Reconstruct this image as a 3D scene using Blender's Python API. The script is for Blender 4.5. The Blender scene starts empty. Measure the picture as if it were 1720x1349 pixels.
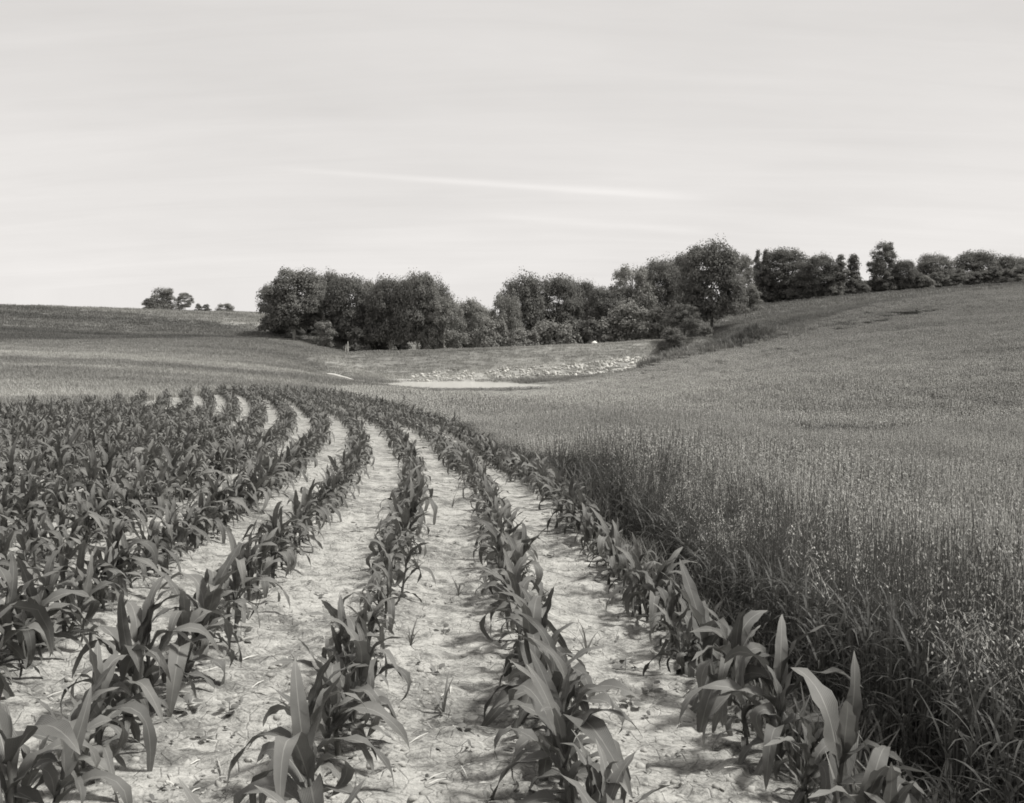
import bpy, math, random
import numpy as np
from mathutils import Vector, Matrix

# ------------------------------------------------------------------ camera, sky, sun, exposure
SC = bpy.context.scene
F_PX = 1784.0                       # focal length in pixels of the 1720 px wide photograph
CAM_H = 1.65
PITCH = math.atan((674 - 525) / F_PX)
cam_d = bpy.data.cameras.new('camera')
cam = bpy.data.objects.new('camera', cam_d)
SC.collection.objects.link(cam)
cam.location = (0, 0, CAM_H)
cam.rotation_euler = (math.pi / 2 - PITCH, 0, 0)
cam_d.sensor_width = 36
cam_d.lens = 36 * F_PX / 1720
cam_d.clip_start = 0.05
cam_d.clip_end = 5000
SC.camera = cam

SUN_EL, SUN_AZ = math.radians(58), math.radians(84)      # azimuth from +Y towards +X
world = bpy.data.worlds.new('World')
SC.world = world
world.use_nodes = True
wn, wl = world.node_tree.nodes, world.node_tree.links
wn.clear()


def N(nodes, kind, **kw):
    n = nodes.new(kind)
    for k, v in kw.items():
        setattr(n, k, v)
    return n


def math_n(nt, op, a, b=None, c=None, clamp=False):
    n = nt.nodes.new('ShaderNodeMath')
    n.operation = op
    n.use_clamp = clamp
    for i, v in enumerate((a, b, c)):
        if v is None:
            continue
        if isinstance(v, (int, float)):
            n.inputs[i].default_value = v
        else:
            nt.links.new(v, n.inputs[i])
    return n.outputs[0]


def pix_dir(px, py):
    x, v = (px - 860) / F_PX, (674 - py) / F_PX
    cp, sp = math.cos(PITCH), math.sin(PITCH)
    return np.array([x, cp + v * sp, -sp + v * cp])


def build_world():
    nt = world.node_tree
    tc = N(wn, 'ShaderNodeTexCoord')
    sep = N(wn, 'ShaderNodeSeparateXYZ')
    wl.new(tc.outputs['Generated'], sep.inputs[0])
    zc = math_n(nt, 'MAXIMUM', sep.outputs['Z'], 0.02)
    comb = N(wn, 'ShaderNodeCombineXYZ')
    wl.new(sep.outputs['X'], comb.inputs[0]); wl.new(sep.outputs['Y'], comb.inputs[1]); wl.new(zc, comb.inputs[2])
    sky = N(wn, 'ShaderNodeTexSky')
    sky.sky_type = 'NISHITA'
    sky.sun_disc = False
    sky.sun_elevation = SUN_EL
    sky.sun_rotation = SUN_AZ
    sky.air_density, sky.dust_density, sky.ozone_density = 1.0, 3.0, 1.0
    wl.new(comb.outputs[0], sky.inputs[0])
    bw = N(wn, 'ShaderNodeRGBToBW')                # the photograph is black and white
    wl.new(sky.outputs[0], bw.inputs[0])
    # thin cirrus veil drawn out in long bands
    den = math_n(nt, 'ADD', zc, 0.16)
    cx = math_n(nt, 'DIVIDE', sep.outputs['X'], den)
    cy = math_n(nt, 'DIVIDE', sep.outputs['Y'], den)
    cv = N(wn, 'ShaderNodeCombineXYZ')
    wl.new(cx, cv.inputs[0]); wl.new(cy, cv.inputs[1])
    mp = N(wn, 'ShaderNodeMapping')
    mp.inputs['Rotation'].default_value = (0, 0, 0.16)
    mp.inputs['Scale'].default_value = (0.5, 2.6, 1)
    wl.new(cv.outputs[0], mp.inputs[0])
    n1 = N(wn, 'ShaderNodeTexNoise')
    n1.inputs['Scale'].default_value = 1.5; n1.inputs['Detail'].default_value = 9; n1.inputs['Roughness'].default_value = 0.66
    n1.inputs['Distortion'].default_value = 0.5
    wl.new(mp.outputs[0], n1.inputs['Vector'])
    n2 = N(wn, 'ShaderNodeTexNoise')
    n2.inputs['Scale'].default_value = 0.8; n2.inputs['Detail'].default_value = 4
    wl.new(cv.outputs[0], n2.inputs['Vector'])
    veil = math_n(nt, 'ADD', math_n(nt, 'MULTIPLY', n1.outputs['Fac'], 1.3), math_n(nt, 'MULTIPLY', n2.outputs['Fac'], 1.6))
    veil = math_n(nt, 'SUBTRACT', veil, 1.45)              # about -0.3 .. 0.3
    haze = math_n(nt, 'POWER', math_n(nt, 'SUBTRACT', 1.0, zc), 7.0)   # whiter towards the horizon
    level = math_n(nt, 'ADD', SKY_BASE, math_n(nt, 'MULTIPLY', haze, SKY_HAZE))
    level = math_n(nt, 'ADD', level, math_n(nt, 'MULTIPLY', veil, SKY_VEIL))
    mixed = math_n(nt, 'ADD', math_n(nt, 'MULTIPLY', bw.outputs[0], 0.12), level)
    # old contrails: great circles, fading at both ends
    for (a, b, wd, st) in (((420, 279), (1240, 340), 0.0026, 0.42), ((640, 296), (1230, 331), 0.0030, 0.3),
                           ((800, 360), (1220, 392), 0.0034, 0.3)):
        da, db = pix_dir(*a), pix_dir(*b)
        da /= np.linalg.norm(da); db /= np.linalg.norm(db)
        nn = np.cross(da, db); nn /= np.linalg.norm(nn)
        mid = da + db; mid /= np.linalg.norm(mid)
        half = math.acos(float(np.dot(da, mid)))
        dv = N(wn, 'ShaderNodeVectorMath', operation='DOT_PRODUCT')
        dv.inputs[1].default_value = nn
        wl.new(tc.outputs['Generated'], dv.inputs[0])
        q = math_n(nt, 'DIVIDE', dv.outputs['Value'], wd)
        g = math_n(nt, 'EXPONENT', math_n(nt, 'MULTIPLY', math_n(nt, 'MULTIPLY', q, q), -1.0))
        dm = N(wn, 'ShaderNodeVectorMath', operation='DOT_PRODUCT')
        dm.inputs[1].default_value = mid
        wl.new(tc.outputs['Generated'], dm.inputs[0])
        mr = N(wn, 'ShaderNodeMapRange', interpolation_type='SMOOTHSTEP')
        mr.inputs['From Min'].default_value = math.cos(half)
        mr.inputs['From Max'].default_value = math.cos(half * 0.55)
        wl.new(dm.outputs['Value'], mr.inputs['Value'])
        g = math_n(nt, 'MULTIPLY', g, mr.outputs[0])
        g = math_n(nt, 'MULTIPLY', g, math_n(nt, 'ADD', math_n(nt, 'MULTIPLY', n2.outputs['Fac'], 1.2), 0.4))
        mixed = math_n(nt, 'ADD', mixed, math_n(nt, 'MULTIPLY', g, st))
    tint = N(wn, 'ShaderNodeVectorMath', operation='SCALE')
    tint.inputs[0].default_value = (1.0, 0.969, 0.943)
    wl.new(mixed, tint.inputs['Scale'])
    bg = N(wn, 'ShaderNodeBackground')
    bg.inputs['Strength'].default_value = 0.10
    wl.new(tint.outputs[0], bg.inputs['Color'])
    out = N(wn, 'ShaderNodeOutputWorld')
    wl.new(bg.outputs[0], out.inputs['Surface'])


SKY_BASE, SKY_HAZE, SKY_VEIL = 5.05, 1.3, .85
build_world()

sun_d = bpy.data.lights.new('sun', 'SUN')
sun_d.energy = 4.4
sun_d.angle = math.radians(8.0)                     # seen through the thin veil
sun_d.color = (1.0, 0.985, 0.95)
sun = bpy.data.objects.new('sun', sun_d)
SC.collection.objects.link(sun)
sdir = Vector((math.sin(SUN_AZ) * math.cos(SUN_EL), math.cos(SUN_AZ) * math.cos(SUN_EL), math.sin(SUN_EL)))
sun.rotation_euler = sdir.to_track_quat('Z', 'Y').to_euler()
sun.location = (40, 20, 80)

SC.view_settings.view_transform = 'Standard'
SC.view_settings.look = 'None'
SC.view_settings.exposure = 0.4
SC.view_settings.gamma = 1.0
SC.view_settings.use_curve_mapping = False
SC.cycles.filter_width = 1.75            # the soft drawing of a simple lens
SC.cycles.max_bounces = 6
SC.cycles.diffuse_bounces = 3
SC.cycles.transmission_bounces = 3
SC.cycles.glossy_bounces = 2

RNG = np.random.default_rng(18)
random.seed(18)

# ------------------------------------------------------------------ small helpers


def P(px, py, d):
    """world point seen at photo pixel (px, py) at a distance d along +Y"""
    v = pix_dir(px, py)
    return np.array([0, 0, CAM_H]) + v * (d / v[1])


def project(p):
    q = np.asarray(p, float) - np.array([0, 0, CAM_H])
    cp, sp = math.cos(PITCH), math.sin(PITCH)
    f = q[..., 1] * cp - q[..., 2] * sp
    u = q[..., 1] * sp + q[..., 2] * cp
    f = np.where(f < 0.05, 0.05, f)
    return 860 + F_PX * q[..., 0] / f, 674 - F_PX * u / f, f


def vnoise(x, y, seed=0):
    xi, yi = np.floor(x).astype(np.int64), np.floor(y).astype(np.int64)
    fx, fy = x - xi, y - yi
    fx, fy = fx * fx * (3 - 2 * fx), fy * fy * (3 - 2 * fy)

    def h(a, b):
        n = (a * 374761393 + b * 668265263 + seed * 1442695041) & 0x7fffffff
        n = ((n ^ (n >> 13)) * 1274126177) & 0x7fffffff
        return ((n ^ (n >> 16)) & 0xffff) / 65535.0
    return (h(xi, yi) * (1 - fx) + h(xi + 1, yi) * fx) * (1 - fy) + (h(xi, yi + 1) * (1 - fx) + h(xi + 1, yi + 1) * fx) * fy


def fbm(x, y, seed=0, oct=4):
    s, a, t = 0, 1.0, 0
    for i in range(oct):
        s = s + a * vnoise(x, y, seed + i * 7); t += a
        x, y, a = x * 2.03 + 5.1, y * 2.03 + 1.7, a * 0.5
    return s / t


def sstep(a, b, x):
    t = np.clip((x - a) / (b - a), 0, 1)
    return t * t * (3 - 2 * t)


COL = SC.collection


def link(o, parent=None):
    COL.objects.link(o)
    if parent is not None:
        o.parent = parent
    return o


def mesh_from(name, verts, faces, mats=(), midx=None, uv=None, smooth=False):
    """verts (n,3), faces (m,k) array with one k, or a list of such arrays"""
    me = bpy.data.meshes.new(name)
    verts = np.asarray(verts, np.float32)
    blocks = faces if isinstance(faces, list) else [faces]
    blocks = [np.asarray(b, np.int32) for b in blocks if len(b)]
    nl = sum(b.size for b in blocks); nf = sum(len(b) for b in blocks)
    me.vertices.add(len(verts)); me.vertices.foreach_set('co', verts.ravel())
    me.loops.add(nl); me.polygons.add(nf)
    li = np.concatenate([b.ravel() for b in blocks])
    me.loops.foreach_set('vertex_index', li)
    tot = np.concatenate([np.full(len(b), b.shape[1], np.int32) for b in blocks])
    st = np.concatenate([[0], np.cumsum(tot)[:-1]]).astype(np.int32)
    me.polygons.foreach_set('loop_start', st)
    for m in mats:
        me.materials.append(m)
    if midx is not None:
        me.polygons.foreach_set('material_index', np.asarray(midx, np.int32))
    if uv is not None:
        ul = me.uv_layers.new(name='UVMap')
        ul.data.foreach_set('uv', np.asarray(uv, np.float32)[li].ravel())
    if smooth:
        me.polygons.foreach_set('use_smooth', np.ones(nf, bool))
    me.update(calc_edges=True)
    return me


class Geo:
    """collects pieces: quads with uv and a material index"""

    def __init__(self):
        self.v, self.f, self.uv, self.m, self.n = [], [], [], [], 0

    def add(self, v, f, uv=None, m=0):
        v = np.asarray(v, float); f = np.asarray(f, int)
        if f.shape[1] == 3:
            f = np.concatenate([f, f[:, 2:3]], 1)
        self.v.append(v); self.f.append(f + self.n)
        self.uv.append(np.zeros((len(v), 2)) if uv is None else np.asarray(uv, float))
        self.m.append(np.full(len(f), m)); self.n += len(v)

    def mesh(self, name, mats, smooth=False):
        f = np.concatenate(self.f); m = np.concatenate(self.m)
        tri = f[:, 2] == f[:, 3]
        return mesh_from(name, np.concatenate(self.v), [f[~tri], f[tri][:, :3]], mats,
                         np.concatenate([m[~tri], m[tri]]), np.concatenate(self.uv), smooth)


def xf(v, loc=(0, 0, 0), rz=0.0, tilt=0.0, taz=0.0, s=1.0):
    v = np.asarray(v, float) * s
    M = np.array(Matrix.Rotation(taz, 3, 'Z') @ Matrix.Rotation(tilt, 3, 'Y') @ Matrix.Rotation(rz - taz, 3, 'Z'))
    return v @ M.T + np.asarray(loc, float)


def tag(o, label=None, cat=None, group=None, kind=None):
    if label: o['label'] = label
    if cat: o['category'] = cat
    if group: o['group'] = group
    if kind: o['kind'] = kind
    return o


def empty(name, loc=(0, 0, 0), rz=0.0):
    o = bpy.data.objects.new(name, None)
    o.empty_display_size = 0.1
    o.location = loc; o.rotation_euler = (0, 0, rz)
    return link(o)


def add_obj(name, me, parent=None, loc=(0, 0, 0), rot=(0, 0, 0)):
    o = bpy.data.objects.new(name, me)
    o.location = loc; o.rotation_euler = rot
    return link(o, parent)


# ------------------------------------------------------------------ materials (all grey: the photograph has no colour)


def g(v):
    return (v, v * 0.985, v * 0.925, 1.0)


def new_mat(name):
    m = bpy.data.materials.new(name)
    m.use_nodes = True
    m.node_tree.nodes.clear()
    return m, m.node_tree


def ramp(nt, fac, stops):
    r = nt.nodes.new('ShaderNodeValToRGB')
    e = r.color_ramp.elements
    while len(e) < len(stops):
        e.new(0.5)
    for i, (p, v) in enumerate(stops):
        e[i].position = p; e[i].color = g(v)
    nt.links.new(fac, r.inputs[0])
    return r.outputs[0]


def noise(nt, scale, detail=3, rough=0.55, vec=None, dim='3D'):
    n = nt.nodes.new('ShaderNodeTexNoise')
    n.noise_dimensions = dim
    n.inputs['Scale'].default_value = scale; n.inputs['Detail'].default_value = detail
    n.inputs['Roughness'].default_value = rough
    if vec is not None:
        nt.links.new(vec, n.inputs['Vector'])
    return n.outputs['Fac']


def vmul(nt, col, fac):
    s = nt.nodes.new('ShaderNodeVectorMath'); s.operation = 'SCALE'
    nt.links.new(col, s.inputs[0])
    if isinstance(fac, (int, float)):
        s.inputs['Scale'].default_value = fac
    else:
        nt.links.new(fac, s.inputs['Scale'])
    return s.outputs[0]


def finish(nt, col, rough=0.6, spec=0.25, trans=0.0, bump=None, bstr=0.3, bdist=0.01):
    b = nt.nodes.new('ShaderNodeBsdfPrincipled')
    b.inputs['Roughness'].default_value = rough
    b.inputs['Specular IOR Level'].default_value = spec
    nt.links.new(col, b.inputs['Base Color'])
    if bump is not None:
        bp = nt.nodes.new('ShaderNodeBump')
        bp.inputs['Strength'].default_value = bstr; bp.inputs['Distance'].default_value = bdist
        nt.links.new(bump, bp.inputs['Height']); nt.links.new(bp.outputs[0], b.inputs['Normal'])
    sh = b.outputs[0]
    if trans:
        t = nt.nodes.new('ShaderNodeBsdfTranslucent')
        nt.links.new(col, t.inputs['Color'])
        mx = nt.nodes.new('ShaderNodeMixShader'); mx.inputs[0].default_value = trans
        nt.links.new(sh, mx.inputs[1]); nt.links.new(t.outputs[0], mx.inputs[2])
        sh = mx.outputs[0]
    o = nt.nodes.new('ShaderNodeOutputMaterial')
    nt.links.new(sh, o.inputs['Surface'])


def corn_leaf_mat(name, base, inst_tone=False):
    m, nt = new_mat(name)
    uv = nt.nodes.new('ShaderNodeUVMap')
    sp = nt.nodes.new('ShaderNodeSeparateXYZ'); nt.links.new(uv.outputs[0], sp.inputs[0])
    oi = nt.nodes.new('ShaderNodeObjectInfo')
    du = math_n(nt, 'ABSOLUTE', math_n(nt, 'SUBTRACT', sp.outputs[0], 0.5))
    rib = math_n(nt, 'SUBTRACT', 1.0, math_n(nt, 'DIVIDE', du, 0.045), clamp=True)
    veins = math_n(nt, 'SINE', math_n(nt, 'MULTIPLY', sp.outputs[0], 95.0))
    geo = nt.nodes.new('ShaderNodeNewGeometry')
    blot = noise(nt, 9.0, 3, 0.6, geo.outputs['Position'])
    k = math_n(nt, 'ADD', math_n(nt, 'MULTIPLY', oi.outputs['Random'], 0.5), 0.72)
    k = math_n(nt, 'MULTIPLY', k, math_n(nt, 'ADD', math_n(nt, 'MULTIPLY', blot, 0.7), 0.65))
    k = math_n(nt, 'MULTIPLY', k, math_n(nt, 'ADD', math_n(nt, 'MULTIPLY', veins, 0.05), 1.0))
    tip = math_n(nt, 'MULTIPLY', math_n(nt, 'POWER', sp.outputs[1], 9.0), 0.5)
    k = math_n(nt, 'ADD', k, math_n(nt, 'ADD', math_n(nt, 'MULTIPLY', rib, 0.75), tip))
    back = math_n(nt, 'ADD', math_n(nt, 'MULTIPLY', geo.outputs['Backfacing'], 0.25), 1.0)
    k = math_n(nt, 'MULTIPLY', k, back)
    rgb = nt.nodes.new('ShaderNodeRGB'); rgb.outputs[0].default_value = g(base)
    finish(nt, vmul(nt, rgb.outputs[0], k), 0.58, 0.22, 0.22, veins, 0.3, 0.002)
    return m


def blade_mat(name, base, rough=0.6, trans=0.25, rand=0.5, tone=True, spec=0.2):
    m, nt = new_mat(name)
    oi = nt.nodes.new('ShaderNodeObjectInfo')
    geo = nt.nodes.new('ShaderNodeNewGeometry')
    k = math_n(nt, 'ADD', math_n(nt, 'MULTIPLY', geo.outputs['Random Per Island'], rand), 1 - rand / 2)
    k = math_n(nt, 'MULTIPLY', k, math_n(nt, 'ADD', math_n(nt, 'MULTIPLY', oi.outputs['Random'], 0.2), 0.9))
    if tone:
        at = nt.nodes.new('ShaderNodeAttribute'); at.attribute_type = 'INSTANCER'; at.attribute_name = 'tone'
        k = math_n(nt, 'MULTIPLY', k, at.outputs['Fac'])
    rgb = nt.nodes.new('ShaderNodeRGB'); rgb.outputs[0].default_value = g(base)
    finish(nt, vmul(nt, rgb.outputs[0], k), rough, spec, trans)
    return m


def simple_mat(name, base, var=0.4, scale=8.0, rough=0.85, bstr=0.5, bdist=0.02, spec=0.1, rnd=0.3):
    m, nt = new_mat(name)
    tcx = nt.nodes.new('ShaderNodeTexCoord')
    oi = nt.nodes.new('ShaderNodeObjectInfo')
    geo = nt.nodes.new('ShaderNodeNewGeometry')
    n = noise(nt, scale, 5, 0.6, tcx.outputs['Object'])
    k = math_n(nt, 'ADD', math_n(nt, 'MULTIPLY', n, var * 2), 1 - var)
    k = math_n(nt, 'MULTIPLY', k, math_n(nt, 'ADD', math_n(nt, 'MULTIPLY', geo.outputs['Random Per Island'], rnd), 1 - rnd / 2))
    k = math_n(nt, 'MULTIPLY', k, math_n(nt, 'ADD', math_n(nt, 'MULTIPLY', oi.outputs['Random'], 0.2), 0.9))
    rgb = nt.nodes.new('ShaderNodeRGB'); rgb.outputs[0].default_value = g(base)
    finish(nt, vmul(nt, rgb.outputs[0], k), rough, spec, 0, n, bstr, bdist)
    return m


M_CORN = corn_leaf_mat('corn_leaf', 0.115)
M_STALK = simple_mat('corn_stalk', 0.12, 0.25, 30, 0.6, 0.2, 0.002)
M_OATLEAF = blade_mat('oat_leaf', 0.095)
M_OATHEAD = blade_mat('oat_head', 0.37)
M_GRASS = blade_mat('meadow_grass', 0.29)
M_FAR = blade_mat('field_crop', 0.23)
M_LEAF = blade_mat('tree_leaf', 0.18, 0.75, 0.35, 0.4, tone=False, spec=0.06)
M_LEAF2 = blade_mat('light_tree_leaf', 0.25, 0.75, 0.35, 0.4, tone=False, spec=0.06)
M_WEED = blade_mat('weed_leaf', 0.15, 0.55, 0.2, 0.5, tone=False)
M_BARK = simple_mat('bark', 0.12, 0.5, 3.0)
M_PALEBARK = simple_mat('pale_bark', 0.45, 0.4, 3.0)
M_STONE = simple_mat('stone', 0.40, 0.3, 2.0, 0.85, 0.6, 0.05, rnd=0.7)
M_CLOD = simple_mat('clod', 0.33, 0.3, 30.0, 0.95, 0.6, 0.01, rnd=0.35)
M_STRAW = simple_mat('straw', 0.40, 0.3, 20.0, 0.7, 0.2, 0.002, rnd=0.7)
M_WOOD = simple_mat('weathered_wood', 0.55, 0.2, 6.0)

# ------------------------------------------------------------------ terrain
ctl = []


def W(x, y, z):
    ctl.append((x, y, z))


def C(px, py, d, cover=0.0):
    p = P(px, py, d)
    ctl.append((p[0], p[1], p[2] - cover))


for p in ((0, 0, 0), (-6, 0, 0.02), (6, 0, -.05), (0, -8, .4), (-9, -8, .45), (9, -8, .35), (-30, -10, .5), (30, -10, 0),
          (0, 4, -.13), (0, 8, -.42), (0, 12, -.64), (-1, 18, -1.0), (-1.5, 30, -1.75), (-2.6, 40, -2.3), (-9, 40, -2.2),
          (-5, 48, -2.55), (-11, 57, -2.65), (-16, 54, -2.5), (-8, 10, -.5), (-10, 20, -1.0), (-19, 42, -2.1), (-14, 30, -1.6),
          (-25, 25, -1.3), (-45, 30, -1.6), (3, 6, -.35), (4, 14, -.95)):
    W(*p)
for a in ((1578, 960, 5.5, .85), (1578, 880, 9, .85), (1578, 800, 18, .85), (1578, 720, 32, .8), (1578, 640, 55, .75), (1578, 560, 95, .6),
          (1578, 505, 135, .5), (1300, 800, 19, .85), (1300, 700, 38, .8), (1300, 640, 65, .75), (1300, 590, 98, .6), (1300, 545, 135, .4),
          (1100, 700, 30, .85), (1100, 650, 75, .7), (1100, 625, 105, .4), (1000, 700, 42, .8), (1000, 660, 76, .6), (1000, 641, 106, .3),
          (850, 690, 55, .7), (850, 667, 85, .5), (800, 657, 107, .2), (1180, 590, 125, .3),
          (92, 650, 58, .2), (92, 610, 85, .2), (92, 580, 115, .2), (92, 545, 155, .2), (92, 513, 200, .2), (-100, 508, 200, .2), (-100, 600, 90, .2),
          (300, 640, 72, .2), (300, 600, 105, .2), (300, 560, 150, .2), (300, 523, 198, .2), (440, 600, 115, .2), (440, 558, 155, .2),
          (430, 526, 200, .2), (520, 592, 128, .2), (500, 632, 88, .2), (560, 626, 110, .1), (590, 640, 102, .1), (640, 650, 92, .1),
          (585, 600, 130, .1), (1225, 547, 142, .2), (1225, 527, 165, .2), (1578, 486, 165, .2), (1720, 476, 165, .2), (1440, 498, 165, .2),
          (1720, 520, 120, .4), (1720, 700, 40, .8)):
    C(*a)
for p in ((-15, 113, -6.7), (-12, 117, -7.0), (-4, 117, -7.0), (4, 113, -5.9), (-15.5, 108, -6.1), (40, 185, 2.6), (30, 178, 1.0), (24, 165, .2), (-11, 126, -6.9), (0, 122, -6.6), (4, 127, -6.2), (-9, 146, -7.5), (8, 146, -6.8), (0, 175, -7),
          (-25, 160, -3), (-40, 170, -1.2), (-30, 185, -.5), (10, 172, -4), (-80, 250, 1.5), (-40, 260, 0), (20, 260, -6), (70, 230, 3.0), (100, 260, 2.5)):
    W(*p)
ctl = np.array(ctl)
SCL = 40.0


def tps(r2):
    return 0.5 * r2 * np.log(r2 + 1e-9)


def fit_rbf(pts, lam):
    q = pts[:, :2] / SCL
    n = len(q)
    d2 = ((q[:, None] - q[None]) ** 2).sum(-1)
    A = np.zeros((n + 3, n + 3))
    A[:n, :n] = tps(d2) + lam * np.eye(n)
    A[:n, n] = 1; A[:n, n + 1:] = q
    A[n, :n] = 1; A[n + 1:, :n] = q.T
    b = np.zeros(n + 3); b[:n] = pts[:, 2]
    return np.linalg.solve(A, b)


RW = fit_rbf(ctl, 0.012)
crest = np.array([P(px, py, 133)[[0, 2]] for px, py in ((540, 600), (580, 594), (620, 592), (700, 590), (800, 586), (900, 582), (1000, 578), (1110, 572), (1180, 568), (1240, 572))])
WATER_Z = -6.3


def pond_e(x, y):
    xx = (x + 4.9 + .12 * (y - 117)) / 8.6
    return np.sqrt(xx ** 2 + ((y - 116.7 + .9 * xx) / (5.9 - 1.4 * np.clip(xx, -1, 1.5))) ** 2) + .12 * (fbm(x / 2.5, y / 2.5, 91, 2) - .5)


def ground(x, y):
    x = np.asarray(x, float); y = np.asarray(y, float)
    shp = x.shape
    x, y = x.ravel(), y.ravel()
    out = np.empty(len(x))
    q = ctl[:, :2] / SCL
    n = len(q)
    for i in range(0, len(x), 20000):
        X = np.stack([x[i:i + 20000], y[i:i + 20000]], 1) / SCL
        d2 = ((X[:, None] - q[None]) ** 2).sum(-1)
        out[i:i + 20000] = tps(d2) @ RW[:n] + RW[n] + X @ RW[n + 1:]
    r = np.hypot(x, y - 60)
    out = out - .005 * np.clip(np.hypot(x, y) - 212, 0, 90) ** 2
    far = sstep(190, 420, r)
    out = out * (1 - far) + (-34) * far
    # dam across the valley
    cz = np.interp(x, crest[:, 0], crest[:, 1])
    off = y - 133.0
    dz = cz - np.where(off < 0, np.maximum(-off - 1.6, 0) * 0.36, np.maximum(off - 1.6, 0) * 0.5)
    dz = dz - 0.6 * np.maximum(x - 24, 0) - 0.6 * np.maximum(-24 - x, 0)
    k = 0.25
    h = np.clip(0.5 + 0.5 * (dz - out) / k, 0, 1)
    out = out * (1 - h) + dz * h + k * h * (1 - h)
    # grown-over spoil mound on the right
    mx, my = P(1275, 560, 122)[:2]
    out = out + 1.3 * np.exp(-(((x - mx) / 3.4) ** 2 + ((y - my) / 3.0) ** 2)) + 0.7 * np.exp(-(((x - mx + 6) / 4.5) ** 2 + ((y - my + 2) / 2.5) ** 2))
    out = out + (fbm(x / 9, y / 9, 3, 3) - 0.5) * 0.35 * sstep(25, 90, np.hypot(x, y))
    # pond basin
    e = pond_e(x, y)
    w = 1 - sstep(1.0, 2.6, e)
    out = out * (1 - w) + (WATER_Z + np.clip((e - 1) * .5, -.7, .6)) * w
    out = np.where((e > 1.25) & (y > 95) & (y < 131), np.maximum(out, WATER_Z + .12 + .05 * np.minimum(e - 1.25, 4)), out)
    return out.reshape(shp)


# ------------------------------------------------------------------ corn rows: one base row and its parallel offsets
ROW = 0.91
base_pts = np.array([(0.62, -4), (0.42, 0), (0.20, 3.8), (0.0, 7.7), (-.20, 11.2), (-.40, 14.5), (-.88, 18.5), (-2.0, 26.5), (-3.9, 36), (-6.2, 45), (-8.4, 52), (-10.8, 58), (-13.5, 63), (-17.5, 68), (-24, 73)])


def smooth_path(pts, step=0.05):
    t = np.concatenate([[0], np.cumsum(np.hypot(*np.diff(pts, axis=0).T))])
    n = len(pts)
    # Catmull-Rom
    ts = np.arange(0, t[-1], step)
    i = np.clip(np.searchsorted(t, ts, side='right') - 1, 0, n - 2)
    m = np.gradient(pts, t, axis=0)
    h = (t[i + 1] - t[i])[:, None]
    u = ((ts - t[i])[:, None]) / h
    return ((2 * u**3 - 3 * u**2 + 1) * pts[i] + (u**3 - 2 * u**2 + u) * h * m[i] + (-2 * u**3 + 3 * u**2) * pts[i + 1] + (u**3 - u**2) * h * m[i + 1])


PATH = smooth_path(base_pts)
for _ in range(3):   # ease the bends
    k_ = np.ones(81) / 81
    pad = np.concatenate([PATH[0] - (PATH[1:41][::-1] - PATH[0]), PATH, PATH[-1] - (PATH[-41:-1][::-1] - PATH[-1])])
    PATH = np.stack([np.convolve(pad[:, 0], k_, 'valid'), np.convolve(pad[:, 1], k_, 'valid')], 1)
TAN = np.gradient(PATH, axis=0)
TAN /= np.linalg.norm(TAN, axis=1)[:, None]
NRM = np.stack([TAN[:, 1], -TAN[:, 0]], 1)          # to the right of the row
EDGE = ROW + 0.36                                    # where the oats begin


def lateral(x, y):
    """signed offset to the right of the base row"""
    S = PATH[::10]; T = NRM[::10]
    x = np.asarray(x, float); y = np.asarray(y, float)
    out = np.empty(x.size)
    xr, yr = x.ravel(), y.ravel()
    for i in range(0, len(xr), 20000):
        dx = xr[i:i + 20000, None] - S[None, :, 0]; dy = yr[i:i + 20000, None] - S[None, :, 1]
        j = (dx * dx + dy * dy).argmin(1)
        a = np.arange(len(j))
        out[i:i + 20000] = dx[a, j] * T[j, 0] + dy[a, j] * T[j, 1]
    return out.reshape(x.shape)


FARX = np.array([-80, -45, -30, -20, -16.5, -14.5, -11, -6, 0, 12])
FARY = np.array([24, 27, 30, 34, 45, 55, 60, 62, 62, 62.])


def in_corn(x, y, lat=None):
    lat = lateral(x, y) if lat is None else lat
    return (lat < ROW + 0.4) & (y < np.interp(x, FARX, FARY))


OATS_FAR = np.array([(P(px, py, d)[0], d) for px, py, d in ((560, 660, 66), (700, 665, 84), (800, 657, 106), (900, 650, 109), (1000, 640, 113), (1100, 615, 118), (1180, 590, 119), (1250, 580, 116), (1330, 570, 124), (1440, 530, 136), (1578, 505, 142), (1900, 490, 145))])
OATS_FAR = OATS_FAR[np.argsort(OATS_FAR[:, 0])]


def in_oats(x, y, lat):
    return (lat > EDGE) & (y < np.interp(x, OATS_FAR[:, 0], OATS_FAR[:, 1], left=60)) & (x > -14)


# ------------------------------------------------------------------ ground sheet


def axis(parts):
    out = []
    for a, b, s in parts:
        out.append(np.arange(a, b - 1e-6, s))
    return np.concatenate(out)


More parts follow.
